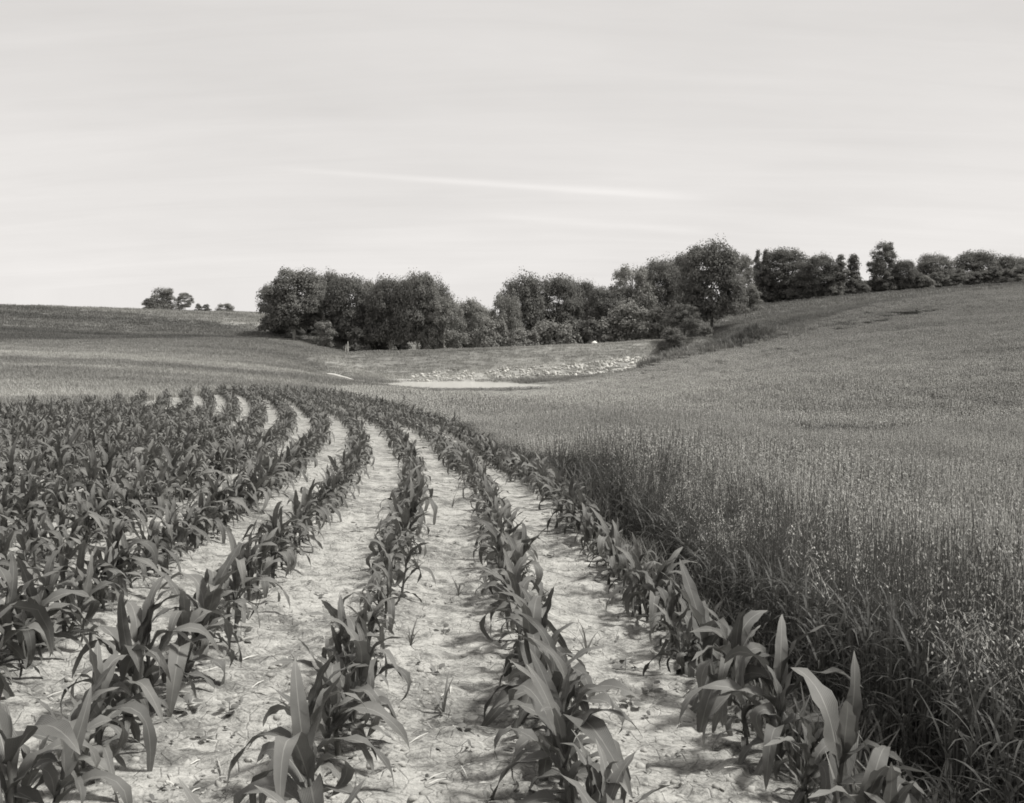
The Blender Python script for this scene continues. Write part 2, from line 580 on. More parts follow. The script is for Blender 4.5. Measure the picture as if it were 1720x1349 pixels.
def build_ground():
    xs = np.concatenate([-np.geomspace(1500, 62, 26), np.arange(-60, -12, 1.0), np.arange(-12, -3.4, 0.2), np.arange(-3.4, 3.4, 0.035), np.arange(3.4, 12, 0.2), np.arange(12, 70, 1.0), np.geomspace(71, 1500, 26)])
    ys = np.concatenate([-np.geomspace(200, 4, 12), np.arange(-3.5, 2.6, 0.3), np.arange(2.6, 10.5, 0.035), np.geomspace(10.6, 62, 110), np.arange(63, 215, 1.1), np.geomspace(217, 3000, 26)])
    X, Y = np.meshgrid(xs, ys)
    Z = ground(X, Y)
    lat = lateral(X, Y)
    corn = in_corn(X, Y, lat)
    # drill ridges, crusted clods and washed hollows of the bare soil
    near = 1 - sstep(14, 40, np.hypot(X, Y))
    rel = 0.016 * np.cos(2 * np.pi * lat / ROW) + (fbm(X * 3.1, Y * 3.1, 11, 3) - .5) * 0.055 + (fbm(X * 11, Y * 11, 12, 3) - .5) * 0.034
    hard = fbm(X * 6.3, Y * 6.3, 13, 2)
    rel = rel + 0.018 * sstep(.58, .64, hard)
    Z = Z + rel * near * corn
    nx, ny = len(xs), len(ys)
    idx = np.arange(nx * ny).reshape(ny, nx)
    f = np.stack([idx[:-1, :-1], idx[:-1, 1:], idx[1:, 1:], idx[1:, :-1]], -1).reshape(-1, 4)
    oats = in_oats(X, Y, lat)
    px, py, fd = project(np.stack([X, Y, Z], -1))
    soil = np.where((lat < EDGE + .35) & (Y < np.interp(X, FARX, FARY)), 1.0, 0.0)
    # bare washed strips at the inlet of the pond and round its shore
    shore = sstep(WATER_Z + .2, WATER_Z + .02, Z) * (Y > 95) * (Y < 131) * (np.abs(X) < 22)
    inlet = np.exp(-(((X - P(565, 630, 108)[0]) / 3.5) ** 2 + ((Y - 106) / 5) ** 2)) * sstep(.42, .6, fbm(X / 1.5, Y / 3, 21, 3))
    soil = np.maximum(soil, np.maximum(shore * 0.9, inlet))
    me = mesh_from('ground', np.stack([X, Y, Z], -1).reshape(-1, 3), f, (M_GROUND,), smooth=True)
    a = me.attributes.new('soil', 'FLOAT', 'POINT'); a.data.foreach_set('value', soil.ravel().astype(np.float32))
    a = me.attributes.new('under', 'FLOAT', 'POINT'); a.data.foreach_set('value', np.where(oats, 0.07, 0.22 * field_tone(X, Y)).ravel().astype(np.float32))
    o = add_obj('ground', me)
    o['kind'] = 'structure'


def field_tone(x, y):
    """bands of different crops and mown grass on the far slopes, laid out along the contour"""
    t = 0.92 + 0.8 * (fbm(x / 40 + y / 60, y / 6, 31, 3) - .5) + .3 * (fbm(x / 5, y / 2.2, 33, 2) - .5)
    # the dark strip of row crop on the left hill: between two contour lines
    y0 = np.interp(x, [-160, -90, -60, -50, -42, -32, -26], [112, 116, 120, 128, 136, 150, 170])
    y1 = np.interp(x, [-160, -100, -70, -50, -36], [204, 198, 190, 178, 164])
    strip = sstep(y0 - 1.5, y0 + 1.5, y) * (1 - sstep(y1 - 2, y1 + 2, y)) * (x < -24)
    t = t * (1 - 0.42 * strip)
    # darker crop strip under the trees on the right ridge
    y2 = np.interp(x, OATS_FAR[:, 0], OATS_FAR[:, 1])
    rs = sstep(y2 - 1, y2 + 3, y) * (x > 22)
    t = t * (1 - 0.38 * rs)
    # pale hay stubble between the corn and the left hill, in bands
    band = sstep(.52, .6, fbm(x / 40, y / 6.5, 36, 2)) * (x < -8) * (y < 128)
    dam = np.exp(-((y - 128) / 9) ** 2) * sstep(-26, -20, x) * sstep(26, 20, x)
    return np.clip(t * (1 + .22 * band) * (1 + .34 * dam), .3, 1.6)


def ground_material():
    m, nt = new_mat('ground_soil')
    geo = nt.nodes.new('ShaderNodeNewGeometry')
    pos = geo.outputs['Position']
    a = nt.nodes.new('ShaderNodeAttribute'); a.attribute_name = 'soil'
    u = nt.nodes.new('ShaderNodeAttribute'); u.attribute_name = 'under'
    big = noise(nt, 1.1, 4, 0.6, pos)
    mid = noise(nt, 7.0, 5, 0.65, pos)
    fine = noise(nt, 55.0, 4, 0.7, pos)
    s = math_n(nt, 'ADD', math_n(nt, 'MULTIPLY', big, .25), math_n(nt, 'ADD', math_n(nt, 'MULTIPLY', mid, .45), math_n(nt, 'MULTIPLY', fine, .30)))
    soil = ramp(nt, s, [(0.38, 0.09), (0.46, 0.19), (0.52, 0.31), (0.62, 0.43)])
    gn = noise(nt, 3.0, 6, 0.7, pos)
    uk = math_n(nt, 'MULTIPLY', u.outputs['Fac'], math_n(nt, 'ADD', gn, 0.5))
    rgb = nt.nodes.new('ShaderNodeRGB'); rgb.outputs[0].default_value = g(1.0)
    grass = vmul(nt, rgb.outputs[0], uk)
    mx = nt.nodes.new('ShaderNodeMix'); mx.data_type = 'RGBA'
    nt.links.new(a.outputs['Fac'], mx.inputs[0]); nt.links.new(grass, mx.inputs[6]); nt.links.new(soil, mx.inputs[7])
    vor = nt.nodes.new('ShaderNodeTexVoronoi'); vor.feature = 'DISTANCE_TO_EDGE'
    vor.inputs['Scale'].default_value = 11.0
    nt.links.new(pos, vor.inputs['Vector'])
    crack = math_n(nt, 'MINIMUM', vor.outputs['Distance'], 0.06)
    h = math_n(nt, 'ADD', math_n(nt, 'MULTIPLY', mid, .6), math_n(nt, 'ADD', math_n(nt, 'MULTIPLY', fine, .35), math_n(nt, 'MULTIPLY', crack, 3.0)))
    finish(nt, mx.outputs[2], 0.95, 0.1, 0, h, 1.0, 0.03)
    return m


M_GROUND = ground_material()
build_ground()

# ------------------------------------------------------------------ pond
m, nt = new_mat('pond_water')
b_ = nt.nodes.new('ShaderNodeBsdfPrincipled')
b_.inputs['Base Color'].default_value = g(0.44); b_.inputs['Roughness'].default_value = 0.2; b_.inputs['IOR'].default_value = 1.33
geo_ = nt.nodes.new('ShaderNodeNewGeometry')
mp_ = nt.nodes.new('ShaderNodeMapping'); mp_.inputs['Scale'].default_value = (1, 2.5, 1)
nt.links.new(geo_.outputs['Position'], mp_.inputs[0])
bp_ = nt.nodes.new('ShaderNodeBump'); bp_.inputs['Strength'].default_value = 0.2; bp_.inputs['Distance'].default_value = 0.03
nt.links.new(noise(nt, 2.5, 3, .5, mp_.outputs[0]), bp_.inputs['Height']); nt.links.new(bp_.outputs[0], b_.inputs['Normal'])
o_ = nt.nodes.new('ShaderNodeOutputMaterial'); nt.links.new(b_.outputs[0], o_.inputs[0])
gx, gy = np.meshgrid(np.linspace(-24, 16, 21), np.linspace(98, 134, 19))
gi = np.arange(gx.size).reshape(gx.shape)
pw = add_obj('pond_water', mesh_from('pond_water', np.stack([gx, gy, np.full_like(gx, WATER_Z)], -1).reshape(-1, 3),
                                     np.stack([gi[:-1, :-1], gi[:-1, 1:], gi[1:, 1:], gi[1:, :-1]], -1).reshape(-1, 4), (m,)))
pw['kind'] = 'structure'

# ------------------------------------------------------------------ scatter: instances of a few source meshes, for stuff only


def scatter(name, sources, pos, rot, scl, idx, tone, label):
    hid = bpy.data.collections.new(name + '_sources')       # not linked to the scene
    for i, me in enumerate(sources):
        hid.objects.link(bpy.data.objects.new('%s_source_%02d' % (name, i), me))
    n = len(pos)
    me = bpy.data.meshes.new(name)
    me.vertices.add(n); me.vertices.foreach_set('co', np.asarray(pos, np.float32).ravel())
    for an, ty, da, key in (('rot', 'FLOAT_VECTOR', rot, 'vector'), ('scl', 'FLOAT_VECTOR', scl, 'vector'), ('idx', 'INT', idx, 'value'), ('tone', 'FLOAT', tone, 'value')):
        a = me.attributes.new(an, ty, 'POINT')
        a.data.foreach_set(key, np.ascontiguousarray(da, np.int32 if ty == 'INT' else np.float32).ravel())
    ng = bpy.data.node_groups.new(name + '_nodes', 'GeometryNodeTree')
    ng.interface.new_socket('Geometry', in_out='INPUT', socket_type='NodeSocketGeometry')
    ng.interface.new_socket('Geometry', in_out='OUTPUT', socket_type='NodeSocketGeometry')
    gi, go = ng.nodes.new('NodeGroupInput'), ng.nodes.new('NodeGroupOutput')
    ci = ng.nodes.new('GeometryNodeCollectionInfo')
    ci.inputs['Collection'].default_value = hid
    ci.inputs['Separate Children'].default_value = True
    ci.inputs['Reset Children'].default_value = True
    ip = ng.nodes.new('GeometryNodeInstanceOnPoints')
    ip.inputs['Pick Instance'].default_value = True

    def attr(an, ty):
        a = ng.nodes.new('GeometryNodeInputNamedAttribute'); a.data_type = ty
        a.inputs['Name'].default_value = an
        return a.outputs['Attribute']
    er = ng.nodes.new('FunctionNodeEulerToRotation')
    L = ng.links.new
    L(gi.outputs[0], ip.inputs['Points']); L(ci.outputs[0], ip.inputs['Instance'])
    L(attr('idx', 'INT'), ip.inputs['Instance Index'])
    L(attr('rot', 'FLOAT_VECTOR'), er.inputs[0]); L(er.outputs[0], ip.inputs['Rotation'])
    L(attr('scl', 'FLOAT_VECTOR'), ip.inputs['Scale']); L(ip.outputs[0], go.inputs[0])
    o = add_obj(name, me)
    md = o.modifiers.new('scatter', 'NODES'); md.node_group = ng
    o['kind'] = 'stuff'; o['label'] = label
    return o


# ------------------------------------------------------------------ oats


def strip(pts, widths, side):
    """ribbon along pts (n,3) with half widths along vector side"""
    pts = np.asarray(pts, float); n = len(pts)
    off = np.asarray(widths, float)[:, None] * np.asarray(side, float)[None]
    v = np.empty((2 * n, 3)); v[0::2] = pts - off; v[1::2] = pts + off
    i = np.arange(n - 1) * 2
    return v, np.stack([i, i + 1, i + 3, i + 2], 1)


def oat_patch(rng, size, nst, lod, heads=True):
    G = Geo()
    for _ in range(nst):
        x, y = (rng.random(2) - .5) * size
        H = rng.normal(0.86, 0.06)
        az = rng.random() * 6.283
        la, lm = rng.random() * 6.283, abs(rng.normal(0.07, 0.09))
        tip = np.array([x + lm * math.cos(la), y + lm * math.sin(la), H])
        basep = np.array([x, y, 0.])
        mid = (basep + tip) / 2 - np.array([lm * .15 * math.cos(la), lm * .15 * math.sin(la), 0])
        side = np.array([math.cos(az), math.sin(az), 0])
        w = (0.0022, 0.004, 0.012)[lod]
        G.add(*strip([basep, mid, tip], [w, w, w * .5], side), m=0)
        for k in range((4, 3, 2)[lod]):
            h = H * (0.10 + 0.14 * k + 0.08 * rng.random()) * (1 if lod < 2 else 1.3)
            a = rng.random() * 6.283
            L = rng.uniform(.14, .25)
            dv = np.array([math.cos(a), math.sin(a), 0]); sd = np.array([-dv[1], dv[0], 0])
            b0 = basep + (tip - basep) * (h / H)
            e0 = rng.uniform(.7, 1.3); dr = rng.uniform(.5, 1.9)
            pts = [b0]
            ns = (4, 3, 2)[lod]
            for j in range(ns):
                e = e0 - dr * (j + .5) / ns
                pts.append(pts[-1] + (dv * math.cos(e) + np.array([0, 0, 1]) * math.sin(e)) * L / ns)
            lw = (0.006, 0.008, 0.018)[lod]
            ws = [lw * .7, lw, lw * .8, lw * .45, .0004][:ns + 1]
            ws[-1] = .0005
            G.add(*strip(pts, ws, sd), m=0)
        # drooping panicle
        for k in range((14, 16, 9)[lod] if heads else 0):
            t = rng.random()
            a = rng.random() * 6.283
            r = 0.012 + 0.05 * (1 - t) * rng.random() ** .5
            r *= (1.5, 1.9, 2.6)[lod]
            c = tip + np.array([r * math.cos(a), r * math.sin(a), -0.20 + .21 * t + rng.normal(0, .008)])
            sl = (0.009, 0.012, 0.028)[lod]; sw = (0.0040, 0.0062, 0.018)[lod]
            sd = np.array([-math.sin(a), math.cos(a), 0])
            up = np.array([.9 * math.cos(a) * rng.random(), .9 * math.sin(a) * rng.random(), -1 + .7 * rng.random()])
            G.add(np.array([c - up * sl * .8, c + sd * sw, c + up * sl, c - sd * sw]), [[0, 1, 2, 3]], m=1)
            if lod == 0 and k % 2 == 0:
                st = tip + np.array([0, 0, -.15 + .16 * t])
                G.add(*strip([st, c - up * sl * .8], [.0008, .0006], sd), m=1)
    return G.mesh('oats', (M_OATLEAF, M_OATHEAD))


def poisson_grid(x0, x1, y0, y1, s, rng):
    gx, gy = np.meshgrid(np.arange(x0, x1, s), np.arange(y0, y1, s))
    gx = gx.ravel() + (rng.random(gx.size) - .5) * s; gy = gy.ravel() + (rng.random(gy.size) - .5) * s
    return gx, gy


def in_view(x, y, margin=1.12, pad=1.6):
    return (np.abs(x) < 0.482 * margin * y + pad) & (y > 0.8)


def riprap_mask(x, y, z):
    px, py, f = project(np.stack([x, y, z], -1))
    top = np.interp(px, [640, 690, 760, 900, 1000, 1060, 1105], [636, 631, 620, 616, 608, 600, 598])
    bot = np.interp(px, [640, 690, 760, 900, 1000, 1060, 1105], [640, 641, 640, 634, 630, 622, 611])
    return (px > 640) & (px < 1112) & (py > top) & (py < bot) & (y > 116) & (y < 133)


def hollows(x, y):
    """lodged and beaten down spots of the oats"""
    h = np.zeros_like(x)
    spots = [(1400, 694, 35, 1.3, 3.6, 1.15), (1350, 698, 34, .8, 2.4, .85), (1445, 690, 36, .9, 2.2, .85), (1320, 706, 31, 1.2, 1.4, .5), (870, 652, 104, 2.5, 1.5, .6), (1000, 660, 76, 2.2, .7, .6),
             (1310, 585, 101, 3, 1.2, .7), (1525, 515, 126, 3.4, 1.6, .9), (1465, 523, 122, 2.6, 1.2, .8), (1430, 533, 119, 2, 1.2, .7), (1405, 527, 124, 2, 1.2, .7), (1500, 545, 108, 3, 1, .5),
             (1400, 575, 95, 5, 1., .4), (1540, 620, 64, 4, .9, .35), (1300, 630, 70, 5, .8, .3), (1150, 660, 62, 5, .8, .25), (1450, 650, 52, 3, .6, .3)]
    for px, py, d, rx, ry, s in spots:
        c = P(px, py, d)
        h = np.maximum(h, s * np.exp(-(((x - c[0]) / rx) ** 2 + ((y - c[1]) / ry) ** 2) ** 1.5))
    return h


def oat_height(x, y, lat):
    t = 1 - .65 * sstep(50, 105, y) * sstep(30, -5, x - 0) - .15 * sstep(60, 110, y)
    t = t * (1 + .3 * (fbm(x / 2.6, y / 2.6, 41, 3) - .5) + .55 * (fbm(x / .7, y / .7, 43, 2) - .5) * sstep(22, 8, y) + .25 * (fbm(x / 9, y / 5, 42, 2) - .5))
    t = t * (1 - .55 * sstep(9 + 5 * fbm(x / 1.5, y / 1.5, 47, 2), 30, y) * (1 - sstep(.3, 5, lat - EDGE)))
    return np.maximum(t * (1 - .8 * np.minimum(hollows(x, y), 1)) * (.3 + .7 * sstep(1.1, 3.6, pond_e(x, y))), .12)


rng = np.random.default_rng(5)
oat_sets = []
for lod, size, nst, sp, y0, y1, xmax in ((0, .24, 15, .15, .8, 12, 9), (1, .6, 44, .34, 12, 38, 26), (2, 1.5, 90, .85, 38, 148, 90)):
    src = [oat_patch(rng, size, nst, lod, i < 6) for i in range(8)]
    x, y = poisson_grid(-14, xmax, y0 * (.8 if lod else 1), y1 * 1.2, sp, rng)
    j = rng.random(len(x)) - .5            # the detail levels melt into each other
    k = in_view(x, y) & ((y > y0 + j * y0 * .35) if lod else True) & (y < y1 + j * (y1 * .35 if lod < 2 else 0)); x, y = x[k], y[k]
    lat = lateral(x, y)
    k = in_oats(x, y, lat - size * .35); x, y, lat = x[k], y[k], lat[k]
    z = ground(x, y)
    k = (z > WATER_Z + .06) & ~riprap_mask(x, y, z); x, y, z, lat = x[k], y[k], z[k], lat[k]
    hs = oat_height(x, y, lat) * rng.normal(1, .05, len(x))
    n = len(x)
    tl = rng.normal(0, .05, (n, 2)) + hollows(x, y)[:, None] * .5
    rot = np.stack([tl[:, 0], tl[:, 1], rng.random(n) * 6.283], 1)
    scl = np.stack([np.ones(n), np.ones(n), hs], 1)
    tone = (1, 1.1, 1)[lod] * (1 - .12 * sstep(5, 40, x) + .38 * sstep(25, 75, y) * sstep(45, 0, x)) * np.clip(1 + .35 * (fbm(x / 7, y / 3, 45, 3) - .5) + .2 * (fbm(x / 1.3, y / .9, 46, 2) - .5), .5, 1.5)
    scatter('oats', src, np.stack([x, y, z - .02], 1), rot, scl, np.where(rng.random(n) < np.maximum(hollows(x, y) * 1.6 - .15, .8 * (1 - sstep(.35, 1.5, lat - EDGE)) * (1 - sstep(8, 22, y))), rng.integers(6, 8, n), rng.integers(0, 6, n)), tone, 'heading oats standing waist high beside the corn' if lod == 0 else 'pale heading oats covering the slope down to the pond')

# ------------------------------------------------------------------ meadow grass and far crops


def grass_patch(rng, size, nst, h, w, mat):
    G = Geo()
    for _ in range(nst):
        x, y = (rng.random(2) - .5) * size
        a = rng.random() * 6.283
        H = h * rng.uniform(.5, 1.25)
        ln = H * rng.uniform(.1, .8)
        dv = np.array([math.cos(a), math.sin(a), 0]); sd = np.array([-dv[1], dv[0], 0])
        b0 = np.array([x, y, 0.])
        G.add(*strip([b0, b0 + dv * ln * .35 + [0, 0, H * .7], b0 + dv * ln + [0, 0, H]], [w, w * .8, .001], sd))
    return G.mesh('grass', (mat,))


def meadow(name, src_mat, h, w, size, nst, sp, box, keep, label, tone_k=1.0, seed=9):
    rng = np.random.default_rng(seed)
    src = [grass_patch(rng, size, nst, h, w, src_mat) for _ in range(5)]
    x, y = poisson_grid(*box, sp, rng)
    k = in_view(x, y, 1.12, 4); x, y = x[k], y[k]
    lat = lateral(x, y)
    k = keep(x, y, lat); x, y, lat = x[k], y[k], lat[k]
    z = ground(x, y)
    k = (z > WATER_Z + .04) & ~(riprap_mask(x, y, z) & (rng.random(len(x)) < .6)); x, y, z = x[k], y[k], z[k]
    n = len(x)
    hs = rng.uniform(.7, 1.2, n) * (.7 + .7 * fbm(x / 4, y / 2.5, 51, 3)) * np.where((y > 60) & (y < 119), .35 + .65 * sstep(1.0, 2.6, pond_e(x, y)), 1)
    rot = np.stack([rng.normal(0, .06, n), rng.normal(0, .06, n), rng.random(n) * 6.283], 1)
    scatter(name, src, np.stack([x, y, z - .01], 1), rot, np.stack([np.ones(n), np.ones(n), hs], 1), rng.integers(0, 5, n), field_tone(x, y) * tone_k, label)


def is_meadow(x, y, lat):
    return ~in_corn(x, y, lat) & ~in_oats(x, y, lat) & ~((lat > ROW + .3) & (lat < EDGE + .3) & (y < 45))


meadow('meadow_grass', M_GRASS, .20, .013, 1.6, 170, .75, (-92, 92, 30, 150), is_meadow, 'short meadow grass on the slopes round the pond and on the dam')
meadow('hill_grass', M_GRASS, .28, .03, 2.4, 110, 1.7, (-125, 125, 150, 235), is_meadow, 'grass and crop strips on the far hill crests', seed=10)
mx_, my_ = P(1265, 562, 121)[:2]
meadow('tall_weeds', M_FAR, .95, .035, 1.0, 60, .8, (mx_ - 16, mx_ + 8, my_ - 6, my_ + 6),
       lambda x, y, l: (((x - mx_ + 4) / 10) ** 2 + ((y - my_) / 4.5) ** 2 + .8 * (fbm(x / 2, y / 2, 61) - .5) < 1), 'dark rank weeds growing over the mound beside the oats', seed=11)

meadow('edge_weeds', M_FAR, .26, .007, .3, 26, .13, (-3, 4, 2, 30), lambda x, y, l: (l > ROW + .12) & (l < EDGE + .3) & (fbm(x / .5, y / .5, 63, 2) > .42), 'low weeds and grass in the strip between the last corn row and the oats', seed=12)

# ------------------------------------------------------------------ riprap
T_ = (1 + 5 ** .5) / 2
ICO_V = np.array([(-1, T_, 0), (1, T_, 0), (-1, -T_, 0), (1, -T_, 0), (0, -1, T_), (0, 1, T_), (0, -1, -T_), (0, 1, -T_), (T_, 0, -1), (T_, 0, 1), (-T_, 0, -1), (-T_, 0, 1)]) / 1.902
ICO_F = np.array([(0, 11, 5), (0, 5, 1), (0, 1, 7), (0, 7, 10), (0, 10, 11), (1, 5, 9), (5, 11, 4), (11, 10, 2), (10, 7, 6), (7, 1, 8), (3, 9, 4), (3, 4, 2), (3, 2, 6), (3, 6, 8), (3, 8, 9), (4, 9, 5), (2, 4, 11), (6, 2, 10), (8, 6, 7), (9, 8, 1)])


def lumps(name, pos, size, mat, rng, flat=.7, label=None):
    G = Geo()
    for p, s in zip(pos, size):
        v = ICO_V * rng.uniform(.65, 1.25, (12, 1)) * np.array([rng.uniform(.8, 1.4), rng.uniform(.8, 1.2), flat * rng.uniform(.7, 1.2)]) * s
        G.add(xf(v, p, rng.random() * 6.28, rng.normal(0, .4), rng.random() * 6.28), ICO_F)
    o = add_obj(name, G.mesh(name, (mat,)))
    o['kind'] = 'stuff'
    if label: o['label'] = label
    return o


rng = np.random.default_rng(77)
x = rng.uniform(-16, 20, 34000); y = rng.uniform(117, 132, 34000); z = ground(x, y)
k = riprap_mask(x, y, z) & (rng.random(len(x)) < np.interp(x, [-15, -8, 2, 10, 18], [.03, .14, .24, .42, .62]) * sstep(.36, .55, fbm(x / 1.6, y / .8, 71, 2)))
x, y, z = x[k], y[k], z[k]
lumps('riprap_stones', np.stack([x, y, z + .05], 1), rng.gamma(3, .026, len(x)) + .05, M_STONE, rng, .95, 'pale broken stone riprap along the pond side of the dam')
print('riprap', len(x))

# ------------------------------------------------------------------ corn


def leaf_geo(L, Wd, a0, a1, pw, twist, sway, ph, nseg, cols=2):
    s = np.linspace(0, 1, nseg + 1)
    kink = .25 + .25 * (pw - .8)
    kw = .8 * ((ph * 7.3) % 1)
    ang = a0 + (a1 - a0) * ((1 - kw) * s ** pw + kw * sstep(kink - .22, kink + .34, s))
    ds = L / nseg
    cx = np.concatenate([[0], np.cumsum(np.cos((ang[1:] + ang[:-1]) / 2)) * ds])
    cz = np.concatenate([[0], np.cumsum(np.sin((ang[1:] + ang[:-1]) / 2)) * ds])
    cy = sway * s ** 2 * L
    w = Wd / 2 * np.minimum(1, .45 + 2.6 * s) * np.clip(1 - s ** 2.6, 0, 1) ** .8
    w[-1] = .0006
    tw = twist * s ** 1.5
    nx, nz = -np.sin(ang), np.cos(ang)                # upward normal of the blade
    fold = np.interp(s, [0, .25, 1], [.75, .32, .12])
    rows = []
    uvs = []
    for u in np.linspace(-1, 1, cols + 1):
        lift = np.abs(u) * w * fold + (np.sin(s * 21 + ph + (2.1 if u > 0 else 0)) * .34 * w * np.abs(u))
        side = u * w * np.sqrt(np.clip(1 - fold ** 2 * .8, .1, 1))
        y_ = cy + side * np.cos(tw) - lift * np.sin(tw) * .5
        off = lift * np.cos(tw) + side * np.sin(tw)
        rows.append(np.stack([cx + nx * off, y_, cz + nz * off], 1))
        uvs.append(np.stack([np.full_like(s, (u + 1) / 2), s], 1))
    V = np.stack(rows, 1).reshape(-1, 3); U = np.stack(uvs, 1).reshape(-1, 2)
    i = np.arange(nseg * (cols + 1)).reshape(nseg, cols + 1)[:, :-1].ravel()
    Fq = np.stack([i, i + 1, i + cols + 2, i + cols + 1], 1)
    return V, Fq, U


R_ = math.radians


def leaf_params(kind, rng):
    if kind == 0:    # small old leaf at the foot
        return (rng.uniform(.20, .30), rng.uniform(.035, .05), R_(rng.uniform(25, 55)), R_(rng.uniform(-95, -45)), rng.uniform(.7, 1.1), rng.normal(0, .5), rng.normal(0, .15), rng.random() * 6)
    if kind == 1:    # long arching leaf, tip hanging
        return (rng.uniform(.36, .58), rng.uniform(.054, .088), R_(rng.uniform(38, 68)), R_(rng.uniform(-150, -70)), rng.uniform(.8, 1.9), rng.normal(0, .8), rng.normal(0, .14), rng.random() * 6)
    if kind == 2:    # upper leaf, arching late
        return (rng.uniform(.28, .44), rng.uniform(.054, .086), R_(rng.uniform(55, 80)), R_(rng.uniform(-130, -10)), rng.uniform(1.1, 2.6), rng.normal(0, .8), rng.normal(0, .12), rng.random() * 6)
    return (rng.uniform(.26, .38), rng.uniform(.045, .065), R_(rng.uniform(72, 86)), R_(rng.uniform(0, 55)), rng.uniform(1.2, 2), rng.normal(0, .6), rng.normal(0, .1), rng.random() * 6)


def stalk_geo(H, r0, r1, sides=6):
    zs = np.array([-.05, 0, .06, .065, .13, .135, .2, 1.0 * H]) if sides > 5 else np.array([-.05, H])
    rs = np.interp(zs, [0, H], [r0, r1]) * (np.array([1, 1, 1.0, 1.14, 1, 1.12, 1, .7]) if sides > 5 else 1)
    a = np.arange(sides) / sides * 2 * math.pi
    V = np.stack([np.cos(a)[None] * rs[:, None], np.sin(a)[None] * rs[:, None], np.repeat(zs[:, None], sides, 1)], -1).reshape(-1, 3)
    F_ = []
    for j in range(len(zs) - 1):
        for i in range(sides):
            F_.append((j * sides + i, j * sides + (i + 1) % sides, (j + 1) * sides + (i + 1) % sides, (j + 1) * sides + i))
    return V, np.array(F_)


def plant_layout(rng):
    """(kind, height, azimuth, pitch tweak) of every leaf of one plant"""
    n = rng.integers(7, 9)
    az = rng.random() * 6.283
    out = []
    for i in range(n):
        h = .035 + .25 * (i / (n - 1)) ** 1.15
        kind = 0 if i < 2 else 1 if i < n - 3 else 2 if i < n - 1 else 3
        out.append((kind, h, az + math.pi * i + rng.normal(0, .6), rng.normal(0, .13)))
    out.append((3, .27, rng.random() * 6.283, 0.0))
    return out


rng = np.random.default_rng(4)
LEAFS = {k: [] for k in range(4)}
for k in range(4):
    for i in range((8, 16, 14, 8)[k]):
        V, Fq, U = leaf_geo(*leaf_params(k, rng), 12)
        LEAFS[k].append(mesh_from('corn_leaf', V, Fq, (M_CORN,), uv=U, smooth=True))
STALKS = []
for i in range(4):
    V, Fq = stalk_geo(rng.uniform(.24, .30), rng.uniform(.011, .015), .007)
    STALKS.append(mesh_from('corn_stalk', V, Fq, (M_STALK,), smooth=True))
VARS = []
for i in range(14):
    G = Geo()
    V, Fq = stalk_geo(.27, .013, .008, 4)
    G.add(V, Fq, m=1)
    for kind, h, az, tl in plant_layout(rng):
        V, Fq, U = leaf_geo(*leaf_params(kind, rng), 6 if kind else 4)
        G.add(xf(V, (0, 0, h), az, tl, az), Fq, U)
    VARS.append(G.mesh('corn_plant', (M_CORN, M_STALK), smooth=True))

rows = []
S_LEN = len(PATH) * .05
for k in range(-75, 2):
    off = k * ROW
    c = PATH + NRM * off
    seg = np.hypot(*np.diff(c, axis=0).T)
    ok = np.concatenate([[True], ((np.diff(c, axis=0) * TAN[1:]).sum(1) > 0)])
    t = np.concatenate([[0], np.cumsum(seg)])
    ts = np.arange(0, t[-1], .17 if k > -3 else .12); ts = ts + rng.normal(0, .05, len(ts))
    ts = np.sort(ts)
    x = np.interp(ts, t, c[:, 0]); y = np.interp(ts, t, c[:, 1])
    good = np.interp(ts, t, ok.astype(float)) > .99
    x = x + rng.normal(0, .032, len(x)); y = y + rng.normal(0, .032, len(y))
    good &= (y < np.interp(x, FARX, FARY)) & (rng.random(len(x)) > .07) & in_view(x, y, 1.12, 1.4)
    x, y, ts = x[good], y[good], ts[good]
    rows.append(np.stack([np.full(len(x), k), ts, x, y], 1))
PL = np.concatenate(rows)
# rows inside the bend must not cross their neighbours: keep plants whose nearest row is their own
lt = lateral(PL[:, 2], PL[:, 3])
PL = PL[np.abs(lt - PL[:, 0] * ROW) < .3]
pz = ground(PL[:, 2], PL[:, 3])
lt = lateral(PL[:, 2], PL[:, 3])
pz = pz + .016 * np.cos(2 * np.pi * lt / ROW)
size = np.clip(rng.normal(.85, .17, len(PL)), .4, 1.2) * (1 - .11 * sstep(4.5, 10, PL[:, 3])) * (1 - .05 * sstep(12, 34, PL[:, 3]) * (1 - .6 * sstep(-3, -9, PL[:, 0]))) * (.88 + .24 * fbm(PL[:, 2] / 3, PL[:, 3] / 3, 81, 2)) * np.where(PL[:, 0] < -2, 1.06, 1.0)
pos = np.stack([PL[:, 2], PL[:, 3], pz], 1)
ppx, ppy, pf = project(pos); tpx, tpy, _ = project(pos + np.array([0, 0, .5]))
vis = (ppx > -40) & (ppx < 1760) & (tpy < 1345) & (pos[:, 1] > 1.0)
order = np.argsort(np.where(vis, pf, 1e9))
near = np.zeros(len(PL), bool); near[order[:300]] = True
print('corn plants', len(PL), 'near to', pf[order[299]])

ORD = 'zeroth first second third fourth fifth sixth seventh eighth ninth tenth eleventh twelfth thirteenth fourteenth fifteenth sixteenth seventeenth eighteenth nineteenth'.split()
TENS = {2: ('twentieth', 'twenty'), 3: ('thirtieth', 'thirty'), 4: ('fortieth', 'forty'), 5: ('fiftieth', 'fifty'), 6: ('sixtieth', 'sixty'), 7: ('seventieth', 'seventy')}


def ordinal(n):
    if n < 20: return ORD[n]
    t, u = divmod(n, 10)
    return TENS[t][0] if u == 0 else TENS[t][1] + '-' + ORD[u]


